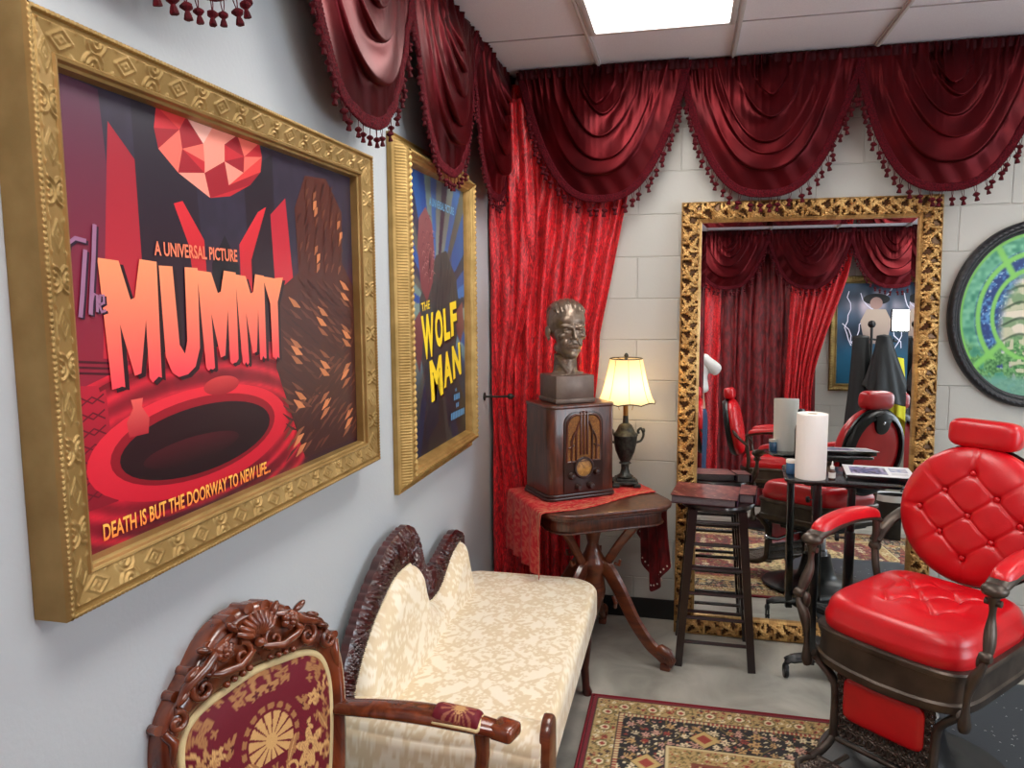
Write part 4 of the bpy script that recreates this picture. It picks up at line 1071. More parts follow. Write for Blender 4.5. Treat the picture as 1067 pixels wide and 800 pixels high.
    a_ = mb.build('arm_roll', MATS['damask_cream'], root, angle=180); s = a_.modifiers.new('s', 'SOLIDIFY'); s.thickness = .01
    mb = MB(); mb.prism([(-1.985+.0, .10), (-1.875, .10), (-1.865, .44), (-1.87, .50), (-1.90, .525), (-1.935, .525), (-1.965, .50), (-1.975, .44)], .030, M=frameM((xf-.018, 0, 0), (0, 1, 0), (0, 0, 1), (1, 0, 0)), bev=.007)
    mb.build('arm_facing', MATS['walnut_red'], root)
settee()

# ================================================================ carved armchair with burgundy brocade
def arm_chair():
    ang = math.radians(-17)
    root = empty('arm_chair', (-.612, -2.505, 0), ang, 'carved wooden armchair with burgundy and gold floral back, nearest to the viewer', 'armchair')
    # local: +x forward, y sideways (+y = far arm), z up.  back plane leans
    xb = -.225; lean = .16
    zs = .40
    # back sheet frame: U=y, V=leaning up, N=forward
    V = Vector((-math.sin(lean), 0, math.cos(lean))); Nf = Vector((math.cos(lean), 0, math.sin(lean)))
    M = frameM((xb, 0, zs), (0, 1, 0), V, Nf)
    VS = .86
    half_out = [(.185, .0), (.215, .12), (.245, .26), (.262, .38), (.262, .46), (.245, .52), (.205, .565), (.165, .60), (.125, .640), (.08, .672), (.04, .685), (.0, .69)]
    half_in = [(.135, .06), (.170, .16), (.198, .27), (.214, .37), (.213, .43), (.197, .475), (.165, .500), (.125, .512), (.085, .518), (.045, .524), (.0, .528)]
    half_out = [(x*.93, y*VS) for x, y in half_out]; half_in = [(x*.93, y*VS) for x, y in half_in]
    out = smooth_path(half_out, 6); inn = smooth_path(half_in, 6)
    def ring(R): q = [(-x, y) for x, y in R] + [(x, y) for x, y in R[::-1][1:]]; return q+[q[0]]
    ring_o = ring(out); ring_i = ring(inn)
    n = 220
    def resample(R): R = np.array(R); s = np.r_[0, np.cumsum(np.hypot(*np.diff(R, axis=0).T))]; t = np.linspace(0, s[-1], n); return np.stack([np.interp(t, s, R[:, i]) for i in (0, 1)], -1)
    RO, RI = resample(ring_o), resample(ring_i)
    rows = []
    for k, (t, h) in enumerate([(0, -.028), (0, .006), (.04, .016), (.12, .024), (.35, .030), (.6, .028), (.8, .020), (.93, .014), (1.0, .004), (1.0, -.028), (0, -.028)]):
        q = RO+(RI-RO)*t; rows.append(np.c_[q, np.full(n, h)])
    mb = MB(); mb.grid(np.stack(rows), M=M)
    mb.box((0, .03, -.006), (.36, .06, .040), M=M, bev=.008)
    mb.build('back_frame', MATS['armchair_wood'], root, angle=50)
    # upholstery
    ta = np.linspace(0, 1, n)
    cen = np.array([0, .26]); rr = np.linspace(0, 1, 150)[:, None, None]
    Pxy = cen+(RI[None]-cen)*rr; R_ = rr[..., 0]
    h = .006+.026*np.sqrt(np.clip(1-R_**6, 0, 1))+0*Pxy[..., 0]
    mb = MB(); mb.grid(np.concatenate([Pxy, h[..., None]], -1), brocade_col(Pxy[..., 0], Pxy[..., 1]-.0), M=M); 
    by = cen[1]+(RI[0, 1]-cen[1]); mb.build('back_upholstery', MATS['brocade'], root, angle=180)
    mb = MB(); mb.tube([(p[0], p[1], .012) for p in (cen+(RI-cen)*.985)], .0085, 8, M=M, flat=(1, 1)); mb.build('cord_trim', MATS['cord_cream'], root, angle=180)
    MC = M @ Matrix.Diagonal((.93, VS, 1, 1))
    # carved crest: shell, roses, scrolls, leaves
    mb = MB(); 
    def spiral(cx, cy, r0, turns, s, h, rad=.008):
        pts = []
        for k in range(28):
            t = k/27; a = s*t*turns*2*PI+PI/2; r = r0*(1-t*.86); pts.append((cx+r*math.cos(a), cy+r*math.sin(a), h+.006*t))
        mb.tube(pts, [rad*(1-.5*k/27) for k in range(28)], 8, M=MC)
    for k in range(9):
        a = math.radians(28+k*15.5); L = .062
        mb.tube([(math.cos(a)*.012, .612+math.sin(a)*.008, .040), (math.cos(a)*L*.55, .612+math.sin(a)*L*.6, .052), (math.cos(a)*L, .612+math.sin(a)*L*1.0, .040)], [.004, .0085, .0070], 8, M=MC)
    for s in (-1, 1):
        spiral(s*.045, .588, .030, 1.2, s, .034); spiral(s*.150, .555, .030, 1.3, -s, .030, .009); spiral(s*.218, .512, .024, 1.2, s, .028, .009)
        mb.tube([(s*.012, .585, .036), (s*.06, .566, .042), (s*.11, .572, .040), (s*.155, .590, .034)], [.006, .011, .010, .004], 8, M=MC)
        mb.tube([(s*.06, .645, .030), (s*.10, .632, .040), (s*.14, .60, .038), (s*.19, .575, .034), (s*.215, .545, .030)], [.006, .011, .013, .011, .006], 8, M=MC)
        mb.tube([(s*.245, .50, .022), (s*.232, .475, .030), (s*.238, .44, .026), (s*.246, .40, .020)], [.010, .012, .008, .003], 8, M=MC)
        # rose
        cx, cy = s*.095, .618
        for k in range(6):
            a = k*PI/3+.3; mb.ball((cx+.015*math.cos(a), cy+.013*math.sin(a), .044), (.013, .012, .009), M=MC, n=12, m=8)
        for k in range(3):
            a = k*2.1; mb.ball((cx+.006*math.cos(a), cy+.006*math.sin(a), .053), (.008, .008, .007), M=MC, n=10, m=7)
        for k, (lx, ly, la) in enumerate(((.135, .638, .4), (.172, .600, -.5), (.125, .588, -.9), (.20, .560, -.6), (.06, .66, .9))):
            c_, s_ = math.cos(la*s), math.sin(la*s); mb.ball((s*lx, ly, .036), (.022, .009, .010), M=MC, n=12, m=8, rot=((c_, -s_, 0), (s_, c_, 0), (0, 0, 1)))
        for k in range(4): mb.ball((s*(.03+.022*k), .548-.003*k, .034+.002*(k % 2)), .0085, M=MC, n=10, m=8)
        # thick stepped outer edge of the crest
        for x_, y_, r_ in ((.205, .562, .012), (.160, .598, .012), (.110, .634, .013), (.252, .510, .011)): mb.tube([(s*x_, y_, -.026), (s*x_, y_, .020)], r_, 14, M=MC)
    mb.ball((0, .600, .044), (.014, .012, .012), M=MC)
    mb.tube([(-.05, .672, -.026), (-.05, .672, .022)], .014, 12, M=MC); mb.tube([(.05, .672, -.026), (.05, .672, .022)], .014, 12, M=MC); mb.tube([(0, .682, -.026), (0, .682, .026)], .014, 12, M=MC)
    mb.build('carved_crest', MATS['armchair_wood'], root, angle=70)
    # seat
    pts = []
    for x, y in ((-.22, -.215), (.0, -.26), (.20, -.285), (.25, -.24), (.275, 0), (.25, .24), (.20, .285), (0, .26), (-.22, .215)): pts.append((x, y))
    op = smooth_path(pts+[pts[0]], 8)[:-1]
    mb = MB(); rounded_slab(mb, op, .40, .475, .03, lambda a, b: brocade_col(b, a+.25), nin=60); mb.build('seat', MATS['brocade'], root, angle=180)
    mb = MB(); mb.prism([(p[0]*1.02, p[1]*1.02) for p in op], .06, M=T(0, 0, .34), bev=.008); mb.build('seat_rail', MATS['armchair_wood'], root)
    for s in (-1, 1):
        mb = MB(); mb.tube([(.185, s*.235, .36), (.205, s*.250, .30), (.195, s*.245, .2), (.180, s*.235, .08), (.195, s*.248, .02), (.198, s*.250, 0)], [.026, .027, .020, .015, .018, .017], 12); mb.build('leg', MATS['armchair_wood'], root)
        mb = MB(); mb.tube([(-.205, s*.19, .42), (-.215, s*.19, .25), (-.24, s*.19, .1), (-.275, s*.19, 0)], [.022, .020, .018, .018], 10); mb.build('leg', MATS['armchair_wood'], root)
        # arm: swept rail with rounded flat end, pad and post
        path = smooth_path([(-.255, s*.215, .668), (-.15, s*.247, .676), (-.05, s*.277, .678), (.04, s*.305, .672), (.105, s*.325, .664), (.140, s*.336, .662)], 8)
        k = len(path)
        mb = MB(); mb.tube(path, [.021+.007*math.sin(PI*min(1, i/(k-1)*1.1)) for i in range(k-2)]+[.024, .018], 14, flat=(.72, 1.25)); mb.box((.138, s*.335, .662), (.060, .060, .034), bev=.010); 
        arm = mb.build('arm', MATS['armchair_wood'], root, angle=50)
        mb = MB(); mb.tube([(.085, s*.318, .655), (.090, s*.316, .60), (.090, s*.300, .52), (.088, s*.280, .45), (.100, s*.268, .39)], [.020, .017, .016, .019, .022], 12); mb.build('arm_post', MATS['armchair_wood'], arm)
        pu, pv = np.meshgrid(np.linspace(-1, 1, 40), np.linspace(0, 1, 46)); pp = interp_path(path, .46+.27*pv)
        rr_ = 1-np.clip(np.abs(pu), 0, 1)**4; end = np.clip(np.minimum(pv, 1-pv)/.12, 0, 1)
        g = (path[len(path)//2+6]-path[len(path)//2]); g = g/np.linalg.norm(g); sd = np.array([-g[1], g[0], 0]); sd /= np.linalg.norm(sd)
        PP = pp+pu[..., None]*.031*sd + np.array([0, 0, 1.])*(.0135+.016*np.sqrt(rr_*np.sqrt(end))-.012*np.abs(pu)**3)[..., None]
        r_ = np.hypot(pu*.031, (pv-.5)*.17); tt_ = np.arctan2(pu*.031, (pv-.5)*.17)
        cc = np.where(((r_ < .030*(.7+.3*np.cos(14*tt_))))[..., None], np.array((190, 146, 96.)), np.array((104, 22, 36.)))
        cc = np.where(((np.abs(np.sin(tt_*9)) > .8) & (r_ < .06) & (r_ > .02))[..., None], np.array((150, 90, 70.)), cc)
        mb = MB(); mb.grid(PP, lin(cc)); pad = mb.build('arm_pad', MATS['brocade'], arm, angle=180)
        mb = MB(); loop = [PP[0, j] for j in range(2, 38)]+[PP[i, -1] for i in range(2, 44)]+[PP[-1, j] for j in range(37, 1, -1)]+[PP[i, 0] for i in range(43, 1, -1)]; loop.append(loop[0]); mb.tube(loop, .0045, 7, cap=False); mb.build('cord_trim', MATS['cord_cream'], arm, angle=180)
    return root
arm_chair()
# ================================================================ parlour table in the corner
TZ, TA = .745, math.radians(31)
TC = (-.392, -.462)
def parlour_table():
    root = empty('parlour_table', (TC[0], TC[1], 0), TA, 'dark walnut parlour table with splayed carved legs, in the corner under the radio', 'table')
    def oct_(w, h, c):
        P = []
        for (cx, cy, a0) in ((w-c, h-c, 0), (-w+c, h-c, PI/2), (-w+c, -h+c, PI), (w-c, -h+c, 1.5*PI)):
            for k in range(7): a = a0+k/6*PI/2; P.append((cx+c*math.cos(a)*(1 if k in (0, 6) else .97), cy+c*math.sin(a)*(1 if k in (0, 6) else .97)))
        return P
    mb = MB(); mb.prism(oct_(.305, .255, .11), .020, M=T(0, 0, TZ-.020), bev=.006, seg=3); mb.prism(oct_(.292, .242, .10), .012, M=T(0, 0, TZ-.032), bev=.003); mb.build('table_top', MATS['radio_wood'], root)
    mb = MB(); mb.prism(oct_(.268, .218, .09), .060, M=T(0, 0, TZ-.090), bev=.004); mb.prism(oct_(.275, .225, .09), .008, M=T(0, 0, TZ-.094), bev=.003); mb.build('apron', MATS['radio_wood'], root)
    mb = MB(); mb.lathe([(.030, .62), (.045, .60), (.034, .57), (.024, .53), (.038, .49), (.060, .45), (.066, .42), (.050, .39), (.054, .36), (.060, .31), (.052, .27), (.040, .24), (.030, .20), (.020, .17), (.004, .15)], 24); mb.build('centre_column', MATS['walnut_red'], root)
    for i in range(4):
        a = math.radians((-45, 57, 135, 205)[i]); M = Rz(a) @ Matrix.Diagonal((.90, .95, 1, 1))
        mb = MB()
        low = smooth_path([(.03, 0, .43), (.075, 0, .42), (.14, 0, .335), (.22, 0, .20), (.30, 0, .105), (.355, 0, .065), (.385, 0, .040)], 6)
        k = len(low); mb.tube(low, [.034-.012*j/(k-1) for j in range(k)], 8, flat=(1.25, .72), M=M)
        mb.tube([(.335, 0, .085), (.36, 0, .09), (.395, 0, .075), (.412, 0, .045), (.405, 0, .018)], [.016, .024, .026, .024, .014], 10, M=M)
        mb.tube([(.405, -.022, .052), (.405, .022, .052)], .020, 12, M=M); mb.box((.385, 0, .016), (.05, .04, .032), M=M, bev=.006)
        mb.tube([(.115, -.012, .30), (.13, -.016, .27), (.12, 0, .245)], .010, 8, M=M)
        mb.build('leg', MATS['walnut_red'], root)
        mb = MB(); up = smooth_path([(.045, 0, .40), (.085, 0, .46), (.15, 0, .555), (.215, 0, .63), (.25, 0, .665)], 5)
        mb.tube(up, .020, 8, flat=(1.1, .65), M=M); mb.tube([(.12, -.014, .455), (.145, -.014, .45), (.150, -.014, .475)], .008, 8, M=M); mb.build('brace', MATS['walnut_red'], root)
parlour_table()

def rot_pt(x, y, a=TA, c=TC): return (c[0]+x*math.cos(a)-y*math.sin(a), c[1]+x*math.sin(a)+y*math.cos(a))
def runner():
    """red embroidered cloth lying over the table's left half and hanging down at its left end"""
    nx, ny = 150, 70; Lh = .285
    s = np.linspace(-Lh-.305, .305, nx)[None, :]; t = np.linspace(0, 1, ny)[:, None]
    flat = np.clip(s+.305, 0, None)-.305
    hang = np.clip(-(s+.305), 0, None)
    y0 = -.190+.16*sstep(-.20, .30, s)+0*t*.0; y1 = .255+0*s
    y0h = -.205; Y = y0+(y1-y0)*t
    X = np.where(hang > 0, -.311-.006*np.sin(np.minimum(hang/.02, 1)*PI/2)-.006-.010*np.sin(Y*55)*np.minimum(hang/.15, 1), flat)
    Z = np.where(hang > 0, TZ+.003-hang, TZ+.003+.0008*np.sin(X*80+Y*60))
    corner = np.exp(-((s+.335)/.012)**2)
    c = np.array((172, 20, 34.)); gold = np.array((196, 140, 100.))
    U = s+.0*t; V = Y
    m = damask(U*1.0+.03, V*1.0+.02, .15, .17)
    brd = ((np.abs(V-y0-.022) < .004) | (np.abs(V-y0-.05) < .0025)) & (U > -2)
    col = mixc(c, gold, m*.55*(1-sstep(-.36, -.45, U)*.2)); col = np.where((brd & (vnoise(U*300, V*300) > .3))[..., None], gold*.9, col)
    mb = MB(); mb.grid(np.stack([X, Y, Z], -1), lin(np.clip(col, 0, 255)))
    o = mb.build('table_runner', MATS['runner_cloth'], None, angle=180, M=T(TC[0], TC[1], 0) @ Rz(TA)); sd = o.modifiers.new('s', 'SOLIDIFY'); sd.thickness = .002; sd.offset = 1
    tag(o, 'red embroidered cloth lying on the parlour table and hanging over its left end', 'table cloth')
runner()
def shawl():
    """dark red shawl hanging from the table's right end, hem edged with pale beads"""
    r = empty('beaded_shawl', (TC[0], TC[1], 0), TA, 'dark red shawl with pale bead edging hanging at the right end of the parlour table', 'shawl')
    ny, nz = 60, 50; y = np.linspace(-.10, .20, ny)[None, :]; t = np.linspace(0, 1, nz)[:, None]
    zb = .245-.55*(y-.02)*0+.20*np.abs((y-.03)/.15)**1.3
    Z = (TZ-.03)+(zb-(TZ-.03))*t; X = .318+.016*np.sin(y*70+t*2)*t+.012*t
    mb = MB(); mb.grid(np.stack([X, y+0*t, Z], -1)); o = mb.build('cloth', MATS['dark_velvet'], r, angle=180); sd = o.modifiers.new('s', 'SOLIDIFY'); sd.thickness = .002
    mb = MB()
    for k in range(26):
        yy = -.09+.28*k/25; zz = .245+.20*abs((yy-.03)/.15)**1.3; mb.ball((.334+.016*math.sin(yy*70+2), yy, zz+.03), .0052, n=8, m=6)
    b = mb.build('bead_edging', MATS['bead'], r)
shawl()

# ---------------------------------------------------------------- tombstone radio
RC = rot_pt(-.005, .015); RA = math.radians(37)
def radio():
    z0 = TZ+.006; w, d, h = .335, .235, .425
    root = empty('vintage_radio', (-.502, -.430, z0), RA, 'brown wooden vintage tabletop radio with arched grille, under the bust', 'radio')
    def rr_rect(w, d, r, n=7):
        P = []
        for cx, cy, a0 in ((w/2-r, d/2-.008, 0), (-w/2+r, d/2-.008, PI/2), (-w/2+r, -d/2+r, PI), (w/2-r, -d/2+r, 1.5*PI)):
            q = r if cy < 0 else .008
            for k in range(n): a = a0+k/(n-1)*PI/2; P.append(((cx if cy < 0 else (cx+ (r-.008)*(1 if cx > 0 else -1)))+q*math.cos(a), cy+q*math.sin(a)))
        return P
    mb = MB(); mb.prism(rr_rect(w, d, .035), h-.045, M=T(0, 0, .028), bev=.002); mb.build('cabinet', MATS['radio_wood'], root)
    mb = MB(); mb.prism(rr_rect(w+.022, d+.012, .042), .014, bev=.004); mb.prism(rr_rect(w+.010, d+.006, .038), .014, M=T(0, 0, .014), bev=.004); mb.build('base_moulding', MATS['radio_dark'], root)
    mb = MB(); mb.prism(rr_rect(w+.006, d+.004, .037), .018, M=T(0, 0, h-.020), bev=.007, seg=4); mb.build('top', MATS['radio_wood'], root)
    F = frameM((0, -d/2, 0), (1, 0, 0), (0, 0, 1), (0, -1, 0))
    # front panel with arch
    def arch(x0, x1, y0, y1, r, n=10):
        P = [(x0, y0), (x1, y0), (x1, y1-r)]
        P += [(x1-r+r*math.cos(a), y1-r+r*math.sin(a)) for a in np.linspace(0, PI/2, n)[1:]]
        P += [(x0+r+r*math.cos(a), y1-r+r*math.sin(a)) for a in np.linspace(PI/2, PI, n)]
        return P
    mb = MB(); mb.prism(arch(-.098, .098, .032, .392, .055), .006, M=F, bev=.002); mb.build('front_panel', MATS['radio_dark'], root)
    mb = MB(); mb.prism(arch(-.080, .080, .175, .375, .048), .0035, M=F @ T(0, 0, .004)); mb.build('grille_cloth', MATS['grille_cloth'], root)
    mb = MB()
    for x, zt, zb in ((-.016, .392, .20), (0, .396, .20), (.016, .392, .20)): mb.box((x, (zt+zb)/2, .010), (.009, zt-zb, .008), M=F, bev=.002)
    for s in (-1, 1):
        mb.tube([(s*.040, .178, .010), (s*.040, .30, .010), (s*.034, .325, .010), (s*.022, .35, .010)], .0052, 8, M=F)
        mb.tube([(s*.062, .178, .010), (s*.062, .265, .010), (s*.056, .285, .010), (s*.040, .31, .010)], .0052, 8, M=F)
        mb.tube([(s*.078, .235, .009), (s*.050, .245, .010)], .004, 8, M=F)
    mb.tube([(p[0], p[1], .006) for p in arch(-.084, .084, .172, .380, .050)]+[(-.084, .172, .006)], .0055, 8, M=F)
    mb.build('grille_bars', MATS['radio_wood'], root)
    mb = MB(); mb.lathe([(.046, 0), (.050, .006), (.046, .012), (.040, .012), (.038, .008)], 40, M=F @ T(0, .142, .004), cap=False); mb.build('dial_bezel', MATS['radio_dark'], root)
    mb = MB(); mb.lathe([(.0, .001), (.040, .001), (.040, .004), (.0, .006)], 40, M=F @ T(0, .142, .006), cap=False); dl = mb.build('dial', MATS['dial'], root)
    mb = MB()
    for k in range(26): a = k/26*2*PI; mb.box((.033*math.cos(a), .033*math.sin(a), .0), (.0016, .0016, .001) , M=F @ T(0, .142, .0112))
    mb.box((0, .010, 0), (.0016, .030, .001), M=F @ T(0, .142, .0118) @ Rz(.6)); mb.build('dial_marks', MATS['radio_dark'], dl)
    for x, y in ((-.062, .108), (.062, .120), (-.028, .055), (.034, .058)):
        mb = MB(); mb.lathe([(.016, 0), (.0165, .006), (.0135, .010), (.0125, .020), (.010, .0235), (.001, .0245)], 28, M=F @ T(x, y, .005), rfun=lambda t, z: 1+.03*np.cos(14*t)); mb.build('knob', MATS['radio_dark'], root)
    return z0+h
RTOP = radio()

# ---------------------------------------------------------------- bronze bust
def voxel(mb, name, mat_, parent, size=.004, smooth_it=6, M=None, factor=.5):
    o = mb.build(name, mat_, None, smooth=False)
    m = o.modifiers.new('r', 'REMESH'); m.mode = 'VOXEL'; m.voxel_size = size; m.use_smooth_shade = True
    s = o.modifiers.new('s', 'SMOOTH'); s.iterations = smooth_it; s.factor = factor
    bpy.context.view_layer.update()
    me = bpy.data.meshes.new_from_object(o.evaluated_get(bpy.context.evaluated_depsgraph_get()))
    bpy.data.objects.remove(o)
    me.materials.clear(); me.materials.append(mat_); me.shade_smooth()
    r = bpy.data.objects.new(name, me); COL.objects.link(r); r.parent = parent
    if M is not None: r.matrix_local = M
    return r
def head_blobs(mb, stern=1.0, hair=True, M=None, ears=True):
    """head about .23 high: chin at z=0, crown at z=.235, facing -y"""
    B = lambda c, r, **k: mb.ball(c, r, M=M, n=28, m=18, **k)
    rx = lambda a: ((1, 0, 0), (0, math.cos(a), -math.sin(a)), (0, math.sin(a), math.cos(a)))
    B((0, .012, .150), (.074, .094, .084)); B((0, -.018, .150), (.066, .070, .070)); B((0, .045, .135), (.064, .060, .066))
    B((0, -.030, .100), (.059, .058, .052)); B((0, -.032, .066), (.049, .054, .054)); B((0, -.040, .040), (.038, .042, .034)); B((0, -.067, .021), (.021, .021, .016))
    for s in (-1, 1):
        ry = lambda a: ((math.cos(a), 0, math.sin(a)), (0, 1, 0), (-math.sin(a), 0, math.cos(a)))
        B((s*.038, -.004, .048), (.014, .036, .018), rot=rx(.35))                                            # jaw corner
        B((s*.037, -.062, .095), (.021, .018, .011), rot=ry(s*.25)); B((s*.027, -.062, .066), (.015, .020, .022))
        B((s*.027, -.081, .1275), (.024, .013, .0068), rot=ry(-s*.22)); B((s*.012, -.087, .124), (.011, .010, .007))   # brow, frown
        B((s*.028, -.0745, .1115), (.0130, .0110, .0075)); B((s*.028, -.0800, .1165), (.0150, .0085, .0026)); B((s*.028, -.0785, .1055), (.0130, .008, .0022))
        B((s*.0095, -.094, .082), (.0072, .0085, .0060))
        B((s*.021, -.079, .070), (.0032, .009, .016), rot=ry(-s*.45))
        B((s*.018, -.079, .050), (.0045, .007, .006))
        if ears:
            B((s*.072, .012, .106), (.007, .017, .026)); B((s*.077, .019, .112), (.005, .013, .020)); B((s*.072, .006, .086), (.006, .009, .010))
    for t in np.linspace(0, 1, 9): B((0, -.083-.026*t, .122-.038*t), (.0060+.0030*t, .010, .009))              # nose bridge
    B((0, -.104, .085), (.0080, .0090, .0075)); B((0, -.086, .130), (.010, .009, .008))
    B((0, -.0855, .0590), (.0200, .0085, .0036)); B((0, -.0840, .0515), (.0165, .0085, .0040)); B((0, -.074, .056), (.024, .012, .014))
    B((0, -.070, .150), (.046, .018, .024))
def bust():
    z0 = RTOP
    root = empty('bronze_bust', (-.520, -.430, z0), math.radians(35), 'dark bronze bust of a stern short-haired man on a square block, standing on the radio', 'bust')
    mb = MB(); mb.box((0, 0, .065), (.190, .175, .115), bev=.005); mb.box((0, -.002, .010), (.200, .185, .020), bev=.004); mb.build('plinth', MATS['bronze_base'], root)
    mb = MB(); H = T(0, -.005, .184) @ Rz(math.radians(-8)) @ Rx(-.06) @ Matrix.Diagonal((1.16, 1.12, 1.18, 1))
    head_blobs(mb, M=H)
    for t in np.linspace(0, 1, 8): mb.ball((0, .022-.010*t, .205-.085*t), (.050+.012*t*t, .052+.006*t, .02), n=24, m=12)
    for s in (-1, 1):
        mb.tube([(s*.045, .02, .21), (s*.030, -.02, .165), (s*.012, -.042, .128)], [.012, .011, .010], 10)
        mb.tube([(s*.02, .0, .125), (s*.055, -.015, .122), (s*.080, .0, .120)], [.014, .013, .010], 10)
    mb.ball((0, .005, .118), (.082, .060, .020), n=28, m=12)
    # hair: combed strands
    rs = random.Random(6)
    for k in range(130):
        a = rs.uniform(-1.2, 1.2); b0 = rs.uniform(-.2, 1.0)
        x = .060*math.sin(a*1.35); p0 = Vector((x, -.066+.10*b0, 0)); 
        rr = lambda v: (H @ Vector(v))
        th = [(-.02+b0*1.6)+.22*i for i in range(4)]
        pts = [rr((x*1.02, .010-.094*math.cos(t)*math.sqrt(max(.05, 1-(x/.080)**2)), .150+.084*math.sin(t)*math.sqrt(max(.05, 1-(x/.080)**2)))) for t in [q+.75 for q in th]]
        mb.tube(pts, [.003, .0055, .0055, .003], 6)
    voxel(mb, 'head', MATS['bronze'], root, size=.0026, smooth_it=5)
bust()

# ---------------------------------------------------------------- urn lamp
def urn_lamp():
    z0 = TZ+.006
    root = empty('table_lamp', (-.268, -.235, z0), math.radians(12), 'lit table lamp with cream bell shade and dark urn base, beside the radio', 'lamp')
    mb = MB(); 
    for s in (-1, 1):
        for q in (-1, 1): mb.box((s*.050, q*.050, .008), (.034, .034, .016), bev=.004)
    mb.box((0, 0, .018), (.115, .115, .016), bev=.005); mb.box((0, 0, .030), (.090, .090, .014), bev=.004); mb.build('square_base', MATS['lamp_iron'], root)
    mb = MB(); mb.lathe([(.036, .036), (.040, .044), (.024, .056), (.018, .080), (.020, .100), (.030, .106), (.022, .114), (.030, .130), (.044, .165), (.052, .205), (.056, .235), (.060, .242), (.056, .250), (.048, .254), (.040, .270), (.030, .290), (.014, .300), (.012, .335)], 40, rfun=lambda t, z: 1+.045*np.abs(np.cos(8*t))*((z > .125) & (z < .235)))
    mb.build('urn_body', MATS['lamp_iron'], root)
    for s in (-1, 1):
        mb = MB(); mb.tube(smooth_path([(s*.052, 0, .205), (s*.075, 0, .215), (s*.086, 0, .245), (s*.074, 0, .272), (s*.060, 0, .262), (s*.064, 0, .248)], 6), [.006]*31, 8); mb.ball((s*.086, 0, .262), (.008, .012, .012), n=12, m=8); mb.build('handle', MATS['lamp_iron'], root)
    zs0, hs = .400, .205
    n = 96; th = np.linspace(0, 2*PI, n, endpoint=False); t = np.linspace(0, 1, 26)[:, None]
    r = .138-.062*t**.62-.0*t
    scal = 1-.018*np.abs(np.cos(4*th))**3*(1-t)
    mb = MB(); mb.grid(np.stack([r*np.cos(th)*scal, r*np.sin(th)*scal, zs0+hs*t+.008*(np.abs(np.cos(4*th))-.5)*(1-t)+0*th], -1), None, True)
    sh = mb.build('lamp_shade', MATS['lamp_shade_cloth'], root, angle=180)
    mb = MB()
    for k in range(8):
        a = k*PI/4; sc = 1-.018*(1-t[:, 0]); rr = r[:, 0]*sc+.001
        mb.tube([(rr[i]*math.cos(a), rr[i]*math.sin(a), zs0+hs*t[i, 0]+.004*(1-t[i, 0])) for i in range(26)], .0016, 6)
    mb.build('shade_ribs', mat('rib_tan', (196, 170, 120), rough=.7), sh)
    for zz, rad, kk in ((zs0, .138, 0), (zs0+hs, .076, 1)):
        mb = MB(); q = [((rad*(1-.018*abs(math.cos(4*a))**3*(1-kk)))*math.cos(a), (rad*(1-.018*abs(math.cos(4*a))**3*(1-kk)))*math.sin(a), zz+.008*(abs(math.cos(4*a))-.5)*(1-kk)) for a in np.linspace(0, 2*PI, 97)]
        mb.tube(q, .0026, 6, cap=False); mb.build('shade_edging', MATS['lamp_iron'], sh)
    mb = MB(); mb.tube([(0, 0, .33), (0, 0, .40)], .012, 12); 
    for a in (0, 2.09, 4.19): mb.tube([(0, 0, zs0+hs-.008), (.074*math.cos(a), .074*math.sin(a), zs0+hs-.002)], .0016, 6)
    mb.tube([(.030, 0, .36), (.05, 0, .45), (.045, 0, .56), (0, 0, zs0+hs-.005)], .0016, 6); mb.tube([(-.030, 0, .36), (-.05, 0, .45), (-.045, 0, .56), (0, 0, zs0+hs-.005)], .0016, 6)
    mb.build('harp', MATS['brass'], root)
    mb = MB(); mb.lathe([(.004, 0), (.010, .004), (.006, .008), (.010, .014), (.011, .020), (.006, .028), (.001, .031)], 16, M=T(0, 0, zs0+hs-.004)); mb.build('finial', MATS['lamp_iron'], root)
    mb = MB(); mb.ball((0, 0, .475), (.026, .026, .034)); mb.lathe([(.012, .40), (.014, .43), (.022, .455)], 16, cap=False)
    mb.build('bulb', mat('bulb_glow', (255, 220, 160), emit=(255, 218, 160), estr=52.0), root)
    bpy.context.view_layer.update()
urn_lamp()

# ---------------------------------------------------------------- bar stool with books
def bar_stool():
    root = empty('bar_stool', (.155, -.330, 0), 0, 'dark backless wooden bar stool in front of the mirror, books on its seat', 'stool')
    h = .735
    mb = MB(); mb.lathe([(.001, h-.034), (.140, h-.034), (.158, h-.028), (.165, h-.014), (.162, h-.004), (.150, h), (.10, h-.004), (.001, h-.006)], 48); mb.build('seat', MATS['black_wood'], root)
    tops = [(s*.105, q*.105) for s in (-1, 1) for q in (-1, 1)]
    legs = []
    for (x, y) in tops:
        k = 1.50; p0, p1 = (x, y, h-.03), (x*k, y*k, 0); legs.append((p0, p1))
        mb = MB(); mb.tube([p0, p1], [.026, .023], 4, up=(1, 1, 0)); mb.build('leg', MATS['black_wood'], root, angle=30)
    def at(i, z): a, b = legs[i]; t = (a[2]-z)/a[2]; return tuple(a[j]+(b[j]-a[j])*t for j in range(3))
    for i, j, zz in ((0, 2, (.65, .55, .44, .33, .22, .11)), (1, 3, (.57, .36, .13)), (0, 1, (.46, .27, .16)), (2, 3, (.46, .27, .16))):
        for z in zz:
            mb = MB(); mb.tube([at(i, z), at(j, z)], .0085, 8); mb.build('rung', MATS['black_wood'], root)
bar_stool()
